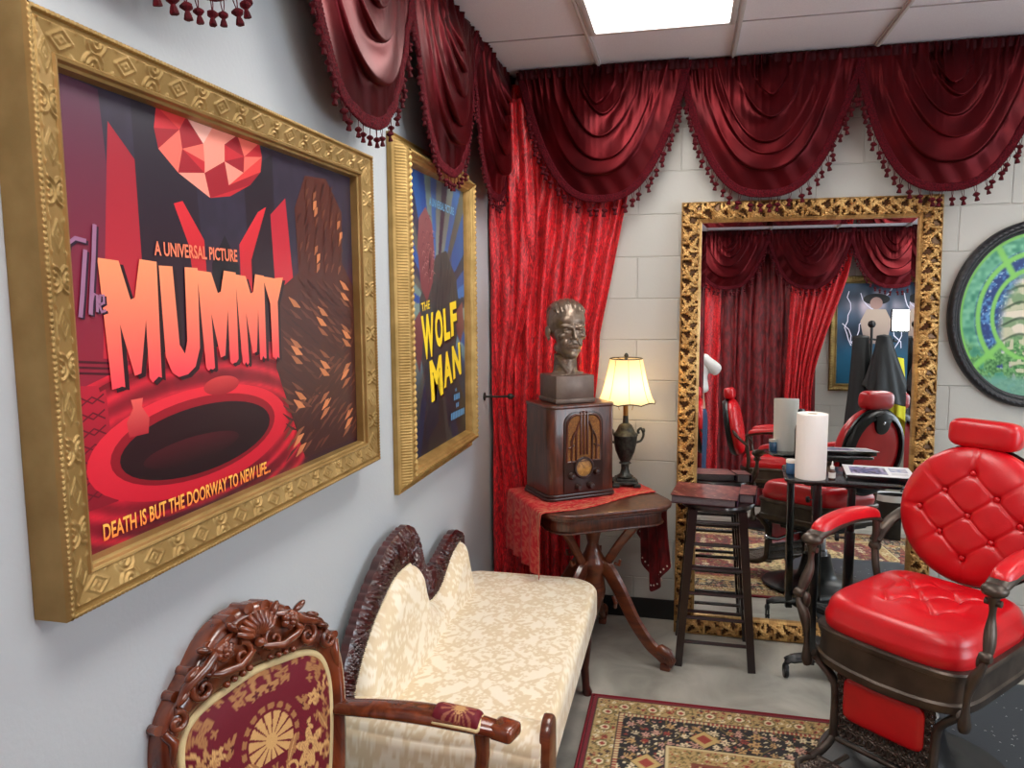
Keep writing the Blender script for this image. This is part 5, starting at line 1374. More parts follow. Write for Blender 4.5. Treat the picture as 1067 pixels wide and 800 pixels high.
def books():
    z = .7355
    def cover_col(u, v, k=0):
        n = vnoise(u*38+k, v*22+k*3)+.5*vnoise(u*90, v*70, 2); c = mixc(np.array((84, 26, 32.)), np.array((128, 66, 62.)), sstep(.4, 1.2, n))
        ve = np.abs(np.sin(u*42+v*30+3*vnoise(u*16, v*16, 5))); c = mixc(c, np.array((206, 172, 140.)), sstep(.10, .02, ve)*sstep(.4, .7, vnoise(u*40, v*40, 7)))
        return lin(c)
    def book(name, w, d, h, loc, rz, label, warp=0.0, k=0):
        r = empty(name, loc, rz, label, 'book', 'books on the bar stool')
        n = 60; u, v = np.meshgrid(np.linspace(-w/2, w/2, n), np.linspace(-d/2, d/2, n))
        mb = MB(); lift = warp*np.clip(-u/w+.1, 0, 1)**2
        up = h+lift; c = cover_col(u, v, k)
        mb.grid(np.stack([u, v, up], -1), c); mb.grid(np.stack([u, v, up-.003], -1), c, flip=True)
        mb.tube([(p[0], p[1], p[2]-.0015) for p in np.stack([u[0], v[0], up[0]], -1)], .0016, 6, col=lin((50, 20, 26))); mb.tube([(p[0], p[1], p[2]-.0015) for p in np.stack([u[-1], v[-1], up[-1]], -1)], .0016, 6, col=lin((50, 20, 26)))
        for s_ in (0, -1): mb.tube([(p[0], p[1], p[2]-.0015) for p in np.stack([u[:, s_], v[:, s_], up[:, s_]], -1)], .0016, 6, col=lin((50, 20, 26)))
        mb.box((0, 0, .0015), (w, d, .003), col=lin((60, 24, 30)))
        mb.box((w/2-.0015, 0, h/2), (.003, d, h), col=lin((64, 36, 62)))
        mb.build('cover', MATS['print'], r, angle=50)
        mb = MB(); mb.box((-.004, 0, h/2-.0005), (w-.014, d-.010, h-.006), bev=.001); mb.build('pages', MATS['book_block'], r)
        return r
    book('hardcover_book', .285, .255, .034, (.108, -.350, z), math.radians(-7), 'large dark red marbled book with lifted cover on the bar stool, the nearer one', .012, 0)
    book('hardcover_book', .070, .180, .040, (.292, -.315, z), math.radians(-7), 'narrow dark red marbled book at the right edge of the bar stool', 0, 4)
books()

# ---------------------------------------------------------------- black wheeled work table
def work_table():
    zt = .882
    root = empty('rolling_work_table', (.665, -.40, 0), math.radians(-4), 'black rolling work table between the mirror and the barber chair', 'table')
    def rr(w, d, r):
        P = []
        for cx, cy, a0 in ((w-r, d-r, 0), (-w+r, d-r, PI/2), (-w+r, -d+r, PI), (w-r, -d+r, 1.5*PI)):
            for k in range(6): a = a0+k/5*PI/2; P.append((cx+r*math.cos(a), cy+r*math.sin(a)))
        return P
    mb = MB(); mb.prism(rr(.238, .165, .045), .014, M=T(0, 0, zt-.014), bev=.004); mb.build('table_top', MATS['black_gloss'], root)
    mb = MB(); mb.prism(rr(.16, .10, .02), .02, M=T(0, 0, zt-.034), bev=.003); mb.build('mount_plate', MATS['black_plastic'], root)
    for x, r_, s_ in ((-.105, .0175, 4), (.030, .0155, 16)):
        mb = MB(); 
        if s_ == 4: mb.box((x, -.085, (zt-.02+.06)/2), (.034, .034, zt-.02-.06), bev=.004)
        else:
            mb.box((x, -.080, (zt+.40)/2), (.030, .030, zt-.44+.02), bev=.003); mb.box((x, -.080, .36), (.038, .038, .60), bev=.004)
        c = mb.build('column', MATS['black_gloss'], root)
        if s_ != 4:
            mb = MB(); mb.lathe([(.004, 0), (.004, .02), (.016, .022), (.017, .034), (.012, .038)], 20, M=T(x-.02, -.080, .630) @ Ry(-PI/2)); mb.build('clamp_knob', MATS['black_plastic'], c)
    mb = MB(); mb.ball((-.04, -.08, .085), (.05, .05, .025), n=20, m=10)
    ends = [(-.205, -.115, 0), (-.10, -.27, 0), (.18, -.24, 0), (.25, .0, 0), (-.05, .16, 0)]
    ends[1] = (-.06, .15, 0); ends[4] = (.10, .16, 0)
    for x, y, _ in ends:
        mb.tube(smooth_path([(-.04, -.08, .090), ((x-.04)/2, (y-.08)/2, .092), (x*.9-.004, y*.9-.008, .082), (x, y, .072)], 5), [.030]*10+[.024]*6, 8, flat=(.6, 1.0))
    mb.build('star_base', MATS['black_plastic'], root)
    for x, y, _ in ends:
        a = math.atan2(y, x); Mx = T(x, y, 0) @ Rz(a+1.2)
        mb = MB(); mb.lathe([(.010, -.010), (.026, -.010), (.029, -.006), (.029, -.002)], 24, M=Mx @ T(0, -.0, .029) @ Rx(PI/2)); mb.lathe([(.029, .002), (.029, .006), (.026, .010), (.010, .010)], 24, M=Mx @ T(0, 0, .029) @ Rx(PI/2))
        mb.tube([(0, 0, .03), (0, 0, .075)], .007, 8, M=Mx); mb.ball((0, 0, .046), (.026, .014, .018), M=Mx, n=14, m=8); mb.build('caster', MATS['black_plastic'], root)
    return zt
WT = work_table()
def towel_roll():
    r = empty('paper_towel_roll', (.525, -.478, WT), 0, 'white roll of paper towels standing on the black work table', 'paper towels')
    n, m_ = 120, 110; th = np.linspace(0, 2*PI, n, endpoint=False); z = np.linspace(0, .272, m_)[:, None]
    q = .0007*(np.abs(np.sin(th*14+z*180))*np.abs(np.sin(th*14-z*180)))**.5
    R = .0615-.0012*np.exp(-z/.004)-.0012*np.exp(-(.272-z)/.004)+q
    mb = MB(); mb.grid(np.stack([R*np.cos(th), R*np.sin(th), z+0*th], -1), None, True)
    k = 60; rr = np.linspace(.0615, .021, k)[:, None]; zz = .272-.0007*(np.arange(k) % 2)[:, None]
    mb.grid(np.stack([rr*np.cos(th), rr*np.sin(th), zz+0*th], -1), None, True); mb.grid(np.stack([rr*np.cos(th), rr*np.sin(th), 0*zz+0*th], -1), None, True, flip=True)
    mb.build('paper', MATS['paper'], r, angle=60)
    mb = MB(); mb.lathe([(.0215, .001), (.0215, .271), (.0195, .271), (.0195, .001)], 40, cap=False); mb.build('card_core', MATS['card'], r)
towel_roll()
def spray_bottle():
    r = empty('spray_bottle', (.580, -.330, WT), math.radians(200), 'dark amber spray bottle behind the paper towel roll, seen in the mirror', 'spray bottle')
    mb = MB(); mb.lathe([(.030, 0), (.033, .004), (.033, .115), (.028, .140), (.014, .155), (.013, .168)], 32); mb.build('bottle', MATS['amber_glass'], r)
    mb = MB(); mb.lathe([(.016, .165), (.016, .185), (.010, .190)], 20); mb.box((0, -.012, .212), (.022, .060, .026), bev=.006); mb.box((0, .0, .195), (.016, .022, .024), bev=.004); mb.tube([(0, -.018, .205), (0, -.034, .180), (0, -.030, .165)], .0045, 8); mb.lathe([(.006, 0), (.007, .010)], 12, M=T(0, -.042, .214) @ Rx(PI/2)); mb.build('spray_head', MATS['black_plastic'], r)
spray_bottle()
def dropper():
    r = empty('dropper_bottle', (.607, -.500, WT), .4, 'small dark bottle with pointed cap and white label on the black work table', 'bottle')
    mb = MB(); mb.lathe([(.012, 0), (.0135, .002), (.0135, .036), (.008, .044), (.007, .048)], 24); mb.build('bottle', MATS['amber_glass'], r)
    mb = MB(); mb.lathe([(.0139, .008), (.0139, .031)], 24, cap=False); mb.build('paper_label', MATS['white_plastic'], r)
    mb = MB(); mb.lathe([(.0085, .046), (.0085, .056), (.004, .060), (.0022, .076), (.001, .078)], 20); mb.build('cap', MATS['white_plastic'], r)
dropper()
def small_stuff():
    # card folder leaning behind the towel roll at the left
    r = empty('comb_jar', (.455, -.418, WT), .3, 'small blue jar at the left end of the black work table', 'jar')
    mb = MB(); mb.lathe([(.018, 0), (.020, .003), (.020, .045), (.017, .050)], 24); mb.build('jar', mat('blue_plastic', (60, 104, 148), rough=.2, coat=.5), r)
    mb = MB(); mb.lathe([(.021, .048), (.021, .060), (.019, .062), (.001, .062)], 24); mb.build('lid', MATS['white_plastic'], r)
small_stuff()
def laptop():
    r = empty('display_tray', (.800, -.405, WT), math.radians(-6), 'thin black tray under an open magazine, right half of the work table', 'tray')
    mb = MB(); mb.box((0, 0, .010), (.245, .205, .020), bev=.004); mb.build('tray_body', MATS['black_gloss'], r)
    A = Art(.262, .200)
    def page(u, v):
        c = np.tile(np.array((226, 226, 228.)), u.shape+(1,)); inn = (u > .08) & (u < .62) & (v > .16) & (v < .84)
        pic = mixc(np.array((60, 70, 120.)), np.array((190, 170, 200.)), vnoise(u*14, v*9)); pic = mixc(pic, np.array((40, 44, 70.)), sstep(.5, .7, vnoise(u*25+4, v*15)))
        c = np.where(inn[..., None], pic, c); inn2 = (u > .68) & (u < .94) & (v > .45) & (v < .86); c = np.where(inn2[..., None], mixc(np.array((90, 110, 160.)), np.array((200, 190, 190.)), vnoise(u*22, v*17)), c)
        ln = (u > .68) & (u < .92) & (v > .16) & (v < .40) & (np.mod(v, .05) < .02); return np.where(ln[..., None], np.array((150, 150, 156.)), c)
    A.field(page, 90, 70)
    p = A.mb.build('open_magazine', MATS['print'], None, M=T(.800+.004, -.405, WT+.0215) @ Rz(math.radians(-6)) @ T(-.131, -.100, .002))
    tag(p, 'open white magazine page with bluish photographs lying on the black tray', 'magazine')
    s = p.modifiers.new('s', 'SOLIDIFY'); s.thickness = .003; s.offset = -1
laptop()
# ================================================================ barber chair
def tufted(u, v, pts, w=.045, depth=.018):
    """height field pulled down at buttons, with creases joining neighbours"""
    h = np.zeros_like(u)
    for x, y in pts: h = h - depth*(.45*np.exp(-(((u-x)**2+(v-y)**2)/(w*.30)**2))+.55*np.exp(-(((u-x)**2+(v-y)**2)/(.014)**2)))
    for i, a in enumerate(pts):
        for b in pts[i+1:]:
            L = math.hypot(a[0]-b[0], a[1]-b[1])
            if L > w: continue
            dx, dy = (b[0]-a[0])/L, (b[1]-a[1])/L; t = (u-a[0])*dx+(v-a[1])*dy; q = -(u-a[0])*dy+(v-a[1])*dx
            h = h - depth*.30*np.exp(-(q/.006)**2)*sstep(-.01, .01, t)*(1-sstep(L-.01, L+.01, t))
    return h
def super_xy(th, a, b, n): 
    c, s = np.cos(th), np.sin(th); return a*np.sign(c)*np.abs(c)**(2/n), b*np.sign(s)*np.abs(s)**(2/n)
def lattice(mb, x0, x1, y0, y1, cell, M, r=.0042, inside=None, seed=0):
    """cast openwork: interlaced wavy bars and rings"""
    rs = random.Random(seed); nx, ny = max(1, round((x1-x0)/cell)), max(1, round((y1-y0)/cell)); cx, cy = (x1-x0)/nx, (y1-y0)/ny
    for i in range(nx):
        for j in range(ny):
            ox, oy = x0+(i+.5)*cx, y0+(j+.5)*cy
            if inside and not inside(ox, oy): continue
            rr = min(cx, cy)*.46; k0 = rs.uniform(0, 6)
            mb.tube([(ox+rr*(1+.12*math.cos(3*a+k0))*math.cos(a), oy+rr*(1+.12*math.cos(3*a+k0))*math.sin(a), 0) for a in np.linspace(0, 2*PI, 15)], r, 6, M=M, cap=False)
            for s in (-1, 1):
                mb.tube([(ox-cx*.5, oy-s*cy*.5, 0), (ox-cx*.18, oy-s*cy*.30, 0), (ox+cx*.05*s, oy, 0), (ox+cx*.2, oy+s*cy*.3, 0), (ox+cx*.5, oy+s*cy*.5, 0)], r*.85, 6, M=M, cap=False)
def barber_chair(loc, rz, label):
    root = empty('barber_chair', loc, rz, label, 'barber chair', 'barber chairs')
    # local: +y forward, z up
    mb = MB(); mb.lathe([(.001, 0), (.305, 0), (.312, .006), (.306, .016), (.26, .030), (.20, .040), (.125, .052), (.105, .075), (.090, .13), (.082, .17), (.080, .19)], 56); mb.build('round_base', MATS['cast_black'], root)
    mb = MB(); mb.lathe([(.052, .18), (.052, .335)], 32); mb.lathe([(.062, .185), (.062, .215), (.054, .222)], 32); pc = mb.build('hydraulic_column', MATS['chrome'], root)
    mb = MB(); mb.box((0, 0, .350), (.30, .30, .035), bev=.01); mb.box((0, 0, .375), (.40, .38, .03), bev=.008); mb.build('under_plate', MATS['cast_black'], root)
    mb = MB(); mb.tube([(.06, .02, .335), (.16, .04, .32), (.27, .06, .29), (.33, .08, .30)], [.009, .009, .009, .012], 10); mb.ball((.335, .082, .303), .016); mb.build('pump_lever', MATS['chrome'], root)
    # seat frame skirt: superellipse, bowed front
    n = 160; th = np.linspace(0, 2*PI, n, endpoint=False)
    sx, sy = super_xy(th, .252, .262, 6.5)
    bow = lambda x, y: y+.018*np.cos(np.clip(x/.255, -1, 1)*PI/2)*(y > .1)
    rows = []
    for off, z in ((-.030, .392), (.000, .392), (.004, .400), (.004, .418), (-.003, .424), (-.004, .484), (-.003, .490), (.004, .494), (.006, .508), (.002, .514), (-.012, .514), (-.03, .514)):
        k = 1+off/.28; zz = z-.018*np.cos(np.clip(sx/.255, -1, 1)*PI/2)*(sy > .1)*(z < .45)
        rows.append(np.stack([sx*k, bow(sx, sy)*k, zz+0*sx], -1))
    mb = MB(); mb.grid(np.stack(rows), None, True); mb.build('seat_frame', MATS['chair_metal'], root, angle=40)
    # seat cushion, tufted
    pts = []
    for j, y in enumerate((-.150, -.065, .020, .105)):
        for x in ((-.145, 0, .145) if j % 2 == 0 else (-.073, .073)): pts.append((x, y))
    k = 110; R = np.linspace(0, 1, k)[:, None]
    sx, sy = super_xy(th, .236, .250, 5.5); sy = bow(sx, sy)
    X, Y = sx*R, sy*R
    edge = np.clip((1-R)/.16, 0, 1); hz = .514+.050+.050*np.sqrt(1-(1-edge)**2)*1.0-.0*R
    H = hz + .014*np.cos(np.clip(R, 0, 1)*PI/2) + tufted(X, Y, pts, .120, .022)*sstep(1.0, .8, R)
    H = H - .012*sstep(.6, 1, R)*(np.abs(sy/.27) > .8)*0
    side = [np.stack([sx*(1+q), sy*(1+q), np.full(n, z)], -1) for q, z in ((.0, .509), (.018, .522), (.028, .542), (.020, .556))]
    top = [np.stack([X[i], Y[i], H[i]], -1) for i in range(k-1, -1, -1)]
    mb = MB(); mb.grid(np.stack(side+top), None, True)
    seat = mb.build('seat', MATS['red_leather'], root, angle=180)
    for x, y in pts:
        mb = MB(); zb = .586+.002; mb.ball((x, y, zb), (.009, .009, .005), n=12, m=7); mb.build('button', MATS['red_leather'], seat)
    # back: round tufted cushion on a dark shell
    lean = .17; V = Vector((0, -math.sin(lean), math.cos(lean))); Nb = Vector((0, math.cos(lean), math.sin(lean)))
    MBk = frameM((0, -.345, .836), (-1, 0, 0), V, Nb)
    rb = .252; th2 = np.linspace(0, 2*PI, 140, endpoint=False); R = np.linspace(0, 1, 90)[:, None]
    bp = []
    for j, y in enumerate((-.16, -.08, 0, .08, .16)):
        for x in ((-.08, .08) if j % 2 == 0 else (-.15, 0, .15)):
            if math.hypot(x, y) < .2: bp.append((x, y))
    bp = [(0, .155), (-.105, .085), (.105, .085), (0, .0), (-.145, -.03), (.145, -.03), (-.075, -.085), (.075, -.085), (0, -.165)]
    bp = [(0, .150), (-.085, .075), (.085, .075), (-.165, 0), (0, 0), (.165, 0), (-.085, -.075), (.085, -.075), (0, -.15)]
    X, Y = rb*R*np.cos(th2), rb*.98*R*np.sin(th2)
    H = .030+.050*np.sqrt(np.clip(1-R**5, 0, 1))+.012*(1-R**2)+tufted(X, Y, bp, .130, .018)*sstep(1, .85, R)
    # radial creases from the outer buttons to the rim
    for x, y in bp:
        if math.hypot(x, y) > .1:
            L = math.hypot(x, y); dx, dy = x/L, y/L; t_ = X*dx+Y*dy; q = -X*dy+Y*dx; H = H-.006*np.exp(-(q/.006)**2)*sstep(L-.01, L+.01, t_)*(1-sstep(.235, .255, t_))
    rim = [np.stack([rb*np.cos(th2)*q, rb*.98*np.sin(th2)*q, np.full(140, z)], -1) for q, z in ((.97, .0), (1.0, .012), (1.004, .024))]
    mb = MB(); mb.grid(np.stack(rim+[np.stack([X[i], Y[i], H[i]], -1) for i in range(89, -1, -1)]), None, True, M=MBk)
    back = mb.build('backrest', MATS['red_leather'], root, angle=180)
    for x, y in bp:
        mb = MB(); mb.ball((x, y, .030+.062-.017), (.0095, .0095, .0055), M=MBk, n=12, m=7); mb.build('button', MATS['red_leather'], back)
    mb = MB(); rows = []
    for q, z in ((.985, .004), (1.0, -.004), (.99, -.030), (.93, -.046), (.84, -.050), (.83, -.044), (.83, -.02)): rows.append(np.stack([(rb-.006)*q*np.cos(th2), (rb-.006)*q*np.sin(th2), np.full(140, z)], -1))
    mb.grid(np.stack(rows), None, True, M=MBk); mb.lathe([(.001, -.012), (.255, -.012), (.255, .0), (.001, .0)], 64, M=MBk, cap=False)
    mb.prism([(.06*math.cos(a)*1.0, .165+.055*math.sin(a)) for a in np.linspace(PI, 2*PI, 14)]+[(.075, .215), (.0, .235), (-.075, .215)], .034, M=MBk @ T(0, 0, -.052), bev=.004)
    mb.build('back_shell', MATS['cast_black'], root, angle=40)
    mb = MB(); rr_ = np.linspace(0, 1, 24)[:, None]; mb.grid(np.stack([.212*rr_*np.cos(th2), .212*rr_*np.sin(th2), -.018-.026*np.sqrt(np.clip(1-rr_**4, 0, 1))+0*th2], -1), None, True, M=MBk); mb.build('rear_pad', MATS['red_leather'], root, angle=180)
    mb = MB(); mb.lathe([(.009, 0), (.009, .003), (.004, .005)], 16, M=MBk @ T(0, .175, -.052) @ Rx(PI)); mb.build('lock_button', MATS['chrome'], root)
    # headrest
    mb = MB(); mb.box((0, -.345-.050, 1.075), (.030, .010, .11), bev=.003); mb.build('headrest_bar', MATS['chrome'], root)
    mb = MB(); MH = T(0, -.375, 1.126) @ Rx(.10)
    tt = np.linspace(-1, 1, 44)[:, None]; ph = np.linspace(0, 2*PI, 48, endpoint=False)
    e = (1-np.abs(tt)**6)**.3; cy, cz = super_xy(ph, .046, .052, 3.2); wv = .118*tt
    mb.grid(np.stack([wv+0*ph, cy*e*(1+.03*np.cos(tt*PI)), cz*e], -1), None, True, M=MH); mb.build('headrest', MATS['red_leather'], root, angle=180)
    # arms: cast frame, knob front, pad
    for s in (-1, 1):
        mb = MB(); x = s*.287
        rail = smooth_path([(x, -.215, .775), (x, -.18, .795), (x, -.08, .812), (x, .03, .818), (x, .12, .810), (x, .185, .795), (x, .215, .780)], 6)
        k = len(rail); mb.tube(rail, [.015+.009*sstep(.1, .7, i/(k-1))+.006*math.sin(PI*i/(k-1)) for i in range(k)], 12, flat=(.75, 1.25))
        mb.ball((x, .208, .783), (.036, .036, .022), n=20, m=12)
        arm = mb.build('arm', MATS['chair_metal'], root, angle=50)
        mb = MB(); path = smooth_path([(x, .210, .772), (x*1.00, .212, .730), (x*1.0, .218, .680), (x*1.03, .245, .615), (x*1.02, .266, .575), (x*.95, .262, .530), (x*.90, .266, .470), (x*.89, .268, .400), (x*.88, .262, .362)], 5)
        kk = len(path); mb.tube(path, [.013+.004*math.cos(i*.5) for i in range(kk)], 10, flat=(1.0, 1.25)); mb.lathe([(.012, -.016), (.016, -.010), (.016, .010), (.012, .016)], 16, M=T(x*1.03, .262, .600) @ Ry(PI/2)); mb.lathe([(.010, -.022), (.010, .022)], 14, M=T(x, .212, .748) @ Ry(PI/2))
        mb.ball((x*.97, .245, .575), (.012, .02, .03), n=12, m=10)
        mb.build('front_support', MATS['chair_metal'], arm, angle=50)
        mb = MB(); path = smooth_path([(x, -.200, .795), (x, -.205, .73), (x*.99, -.200, .66), (x*.94, -.190, .59), (x*.86, -.195, .51)], 5); mb.tube(path, .013, 10, flat=(1, 1.2)); mb.lathe([(.014, -.018), (.018, -.008), (.018, .008), (.014, .018)], 16, M=T(x, -.202, .680) @ Ry(PI/2))
        mb.tube(smooth_path([(x, -.200, .700), (x*.99, -.245, .735), (x*.94, -.290, .775), (x*.80, -.320, .815)], 5), .018, 10, flat=(.7, 1.3)); mb.build('rear_support', MATS['chair_metal'], arm, angle=50)
        pv, pu = np.meshgrid(np.linspace(0, 1, 60), np.linspace(-1, 1, 28)); pp = interp_path(rail, .10+.78*pv)
        endr = np.sqrt(np.clip(1-(2*pv-1)**6, 0, 1)); PP = pp+np.stack([pu*.034*endr, 0*pu, .012+.026*np.sqrt(np.clip(1-pu**4, 0, 1))*endr-.008*np.abs(pu)**3], -1)
        mb = MB(); mb.grid(PP); mb.build('arm_pad', MATS['red_leather'], arm, angle=180)
    # leg rest: side rails, openwork, red pad
    a = .14; ML = frameM((0, .262, .375), (1, 0, 0), Vector((0, -math.sin(a)*-1, math.cos(a))) , Vector((0, math.cos(a), -math.sin(a))))
    ML = frameM((0, .232, .110), (1, 0, 0), Vector((0, 0, 1)), Vector((0, 1, 0)))
    mb = MB()
    for s in (-1, 1):
        pass
        p = smooth_path([(s*.240, .290, .020), (s*.228, .275, .010), (s*.180, .225, .0), (s*.164, .180, .0), (s*.162, .05, .006), (s*.162, .015, .02), (s*.170, -.012, .07), (s*.176, -.02, .12)], 5)
        mb.tube(p, .016, 10, M=ML, flat=(1.15, .8))
    mb.tube([(-.19, .268, 0), (-.1, .274, 0), (0, .276, 0), (.1, .274, 0), (.19, .268, 0)], .007, 8, M=ML); mb.tube([(-.162, .02, .01), (.162, .02, .01)], .008, 8, M=ML)
    mb.box((0, .012, .0), (.32, .012, .012), M=ML, bev=.003)
    fr = mb.build('leg_rest_frame', MATS['chair_metal'], root, angle=50)
    mb = MB(); lattice(mb, -.155, .155, .245, .272, .030, ML, seed=1, r=.005); lattice(mb, -.150, .150, .030, .104, .034, ML, seed=2, r=.005)
    for s in (-1, 1): lattice(mb, *sorted((s*.158, s*.128)), .105, .25, .030, ML, seed=3, r=.005)
    mb.build('openwork', MATS['chair_metal'], fr, angle=60)
    mb = MB(); th3 = np.linspace(0, 2*PI, 96, endpoint=False); px, py = super_xy(th3, .130, .074, 7); rr_ = np.linspace(0, 1, 20)[:, None]
    side_ = [np.stack([px*q, py*q+.178, np.full(96, z)], -1) for q, z in ((1, -.006), (1.01, .004), (1.005, .010))]
    top_ = [np.stack([px*r, py*r+.178, np.full(96, .010+.010*math.sqrt(1-r**6))], -1) for r in rr_[::-1, 0]]
    mb.grid(np.stack(side_+top_), None, True, M=ML); mb.build('leg_pad', MATS['red_leather'], fr, angle=180)
    # foot plate
    MF_ = frameM((0, .325, .088), (1, 0, 0), (0, .985, .17), (0, -.17, .985))
    mb = MB(); fp = []
    for x, y in ((-.165, .0), (-.175, .05), (-.168, .105), (-.135, .150), (-.07, .168), (0, .160), (.07, .168), (.135, .150), (.168, .105), (.175, .05), (.165, .0)): fp.append((x, y))
    ol = smooth_path(fp, 4); mb.tube([(q[0], q[1], 0) for q in ol]+[(ol[0][0], ol[0][1], 0)], .0095, 8, M=MF_, flat=(1, 1))
    mb.tube([(-.10, -.07, .02), (-.11, .0, 0), (-.11, .14, 0)], .008, 8, M=MF_); mb.tube([(.10, -.07, .02), (.11, .0, 0), (.11, .14, 0)], .008, 8, M=MF_)
    lattice(mb, -.155, .155, .010, .140, .032, MF_, seed=5, r=.0042)
    mb.build('foot_plate', MATS['chair_metal'], root, angle=60)
    return root
CH1 = barber_chair((.796, -1.13, .0225), math.radians(-131.7-90), 'red leather barber chair with tufted round back at the right, facing the settee')
def copy_chair():
    c = copy_tree(CH1); c.location = (.76, -3.10, .010)
    c.rotation_euler = (0, 0, math.radians(-82)); c['label'] = 'second red barber chair, side on in the mirror before the dark curtain'
    return c
CH2 = copy_chair()

# ================================================================ far side, seen in the mirror
def lightning_poster():
    x0, x1, z0, z1 = 1.365, 2.20, 1.17, 2.28
    Wd, H = x1-x0, z1-z0
    root = empty('picture_frame', (x1, YF, z0), 0, 'gold-framed blue poster with white lightning, behind the hanging capes on the far side', 'framed poster')
    M = frameM((0, 0, 0), (-1, 0, 0), (0, 0, 1), (0, 1, 0)); mb = MB()
    prof = [(0, .001), (0, .030), (.008, .040), (.03, .034), (.05, .030), (.06, .034), (.068, .024), (.072, .01)]
    frame_side_grids(mb, Wd, H, prof, add_disp(bead_disp(.02, .02, .025, .006), bead_disp(.058, .010, .012, .003)), step=.004, M=M); mb.build('frame', MATS['gold_dull'], root, angle=60)
    o = .068; A = Art(Wd-2*o, H-2*o)
    def bg(u, v):
        c = mixc(np.array((22, 34, 50.)), np.array((60, 92, 122.)), vnoise(u*6, v*6)); c = mixc(c, np.array((26, 96, 128.)), sstep(.5, .2, v)*.7)
        cl = np.exp(-(((u-.5)/.35)**2+((v-.78)/.14)**2))*vnoise(u*12, v*9, 3); return mixc(c, np.array((200, 184, 198.)), cl*1.3)
    A.field(bg, 90, 120)
    rs = random.Random(9)
    for x, y, dx in ((.15, .9, -.01), (.85, .92, .01), (.3, .95, .05), (.7, .9, -.05), (.08, .6, .05), (.93, .6, -.04)):
        p = [(x, y)]
        for k in range(9): p.append((min(.98, max(.02, p[-1][0]+rs.uniform(-.06, .06)+dx)), p[-1][1]-.06))
        A.stroke(p, .008, (232, 228, 248))
    # plain stand-in: pale draped urn shape under a dark round disc
    A.poly([(.36, .40), (.30, .62), (.38, .74), (.62, .74), (.70, .62), (.64, .40)], (196, 176, 160), (150, 130, 124))
    A.ellipse(.5, .84, .17, .055, (24, 22, 26)); A.ellipse(.5, .80, .08, .06, (176, 140, 132))
    A.mb.build('poster', MATS['print'], root, smooth=False, M=frameM((-o, .012, o), (-1, 0, 0), (0, 0, 1), (0, 1, 0)))
lightning_poster()
def coat_hooks():
    r = empty('coat_rack', (1.70, -3.93, 0), 0, 'black coat stand with hooks before the lightning poster, hung with capes', 'coat stand')
    mb = MB(); mb.tube([(0, 0, .02), (0, 0, 1.78)], .012, 12); mb.ball((0, 0, 1.80), .035); mb.build('pole', MATS['black_plastic'], r)
    mb = MB(); mb.tube([(-.16, 0, 1.64), (0, 0, 1.66), (.22, 0, 1.64)], .009, 8)
    for x in (-.14, -.03, .08, .18): mb.tube([(x, .0, 1.645), (x, .04, 1.635), (x, .055, 1.665)], .006, 8)
    mb.build('hook_bar', MATS['black_plastic'], r)
    mb = MB()
    for k in range(4): a = k*PI/2+.5; mb.tube([(0, 0, .10), (.12*math.cos(a), .12*math.sin(a), .06), (.19*math.cos(a), .19*math.sin(a), .008)], .010, 8)
    mb.build('feet', MATS['black_plastic'], r)
coat_hooks()
def hanging(name, label, cx, cy, ztop, zbot, wt, wb, m, seed, cat, group=None, sk=0.0):
    n, k = 70, 60; rs = random.Random(seed); t = np.linspace(0, 1, k)[:, None]; th = np.linspace(0, 2*PI, n, endpoint=False)
    w = wt+(wb-wt)*t**1.2; d = .03+.035*t
    fold = 1+.12*np.sin(th*5+seed)*t+.10*np.sin(th*9+seed*2)*t
    zb = zbot+.10*np.sin(th*1+seed)*1.0
    P = np.stack([cx+sk*t+w*np.cos(th)*fold, cy+d*np.sin(th)*fold, ztop+(zb-ztop)*t], -1)
    mb = MB(); mb.grid(P, None, True); mb.grid(np.stack([np.tile([cx, cy, ztop+.012], (n, 1)), P[0]]), None, True)
    o = mb.build(name, m, None, angle=180); tag(o, label, cat, group); s = o.modifiers.new('s', 'SOLIDIFY'); s.thickness = .002; return o
hanging('hairdressing_cape', 'black cape hanging narrow and long at the left of the coat stand', 1.585, -3.82, 1.68, .76, .070, .14, MATS['cape_black'], 1, 'cape')
hanging('hairdressing_cape', 'black cape spreading wide at the front of the coat stand', 1.76, -3.73, 1.68, 1.14, .06, .21, MATS['cape_black'], 4, 'cape', sk=.06)
hanging('yellow_cloth', 'yellow cloth hanging behind the black capes', 1.93, -3.93, 1.48, .84, .05, .10, MATS['yellow_cloth'], 6, 'cloth')
def add_glare_panel():  # added glowing panel and stand, standing in for glare on the poster's glass
    r = empty('glare_panel', (1.93, -3.50, 0), math.radians(0), 'added glowing white panel on a stand, in place of the glare on the lightning poster', 'glare panel')
    mb = MB(); mb.tube([(0, 0, .45), (0, 0, 1.82)], .010, 10); 
    for k in range(3): a = k*2.094+.5; mb.tube([(0, 0, .5), (.20*math.cos(a), .20*math.sin(a), .008)], .008, 8)
    mb.build('stand', MATS['black_plastic'], r)
    MP = frameM((-.03, .02, 1.80), (-1, 0, 0), (0, 0, 1), (0, 1, 0)) @ Rx(.03)
    mb = MB(); mb.box((0, 0, -.012), (.285, .200, .03), M=MP, bev=.006); mb.build('housing', MATS['black_plastic'], r)
    mb = MB(); mb.box((0, 0, .006), (.265, .180, .006), M=MP, bev=.001); mb.build('lit_panel', MATS['lit_panel'], r)
add_glare_panel()
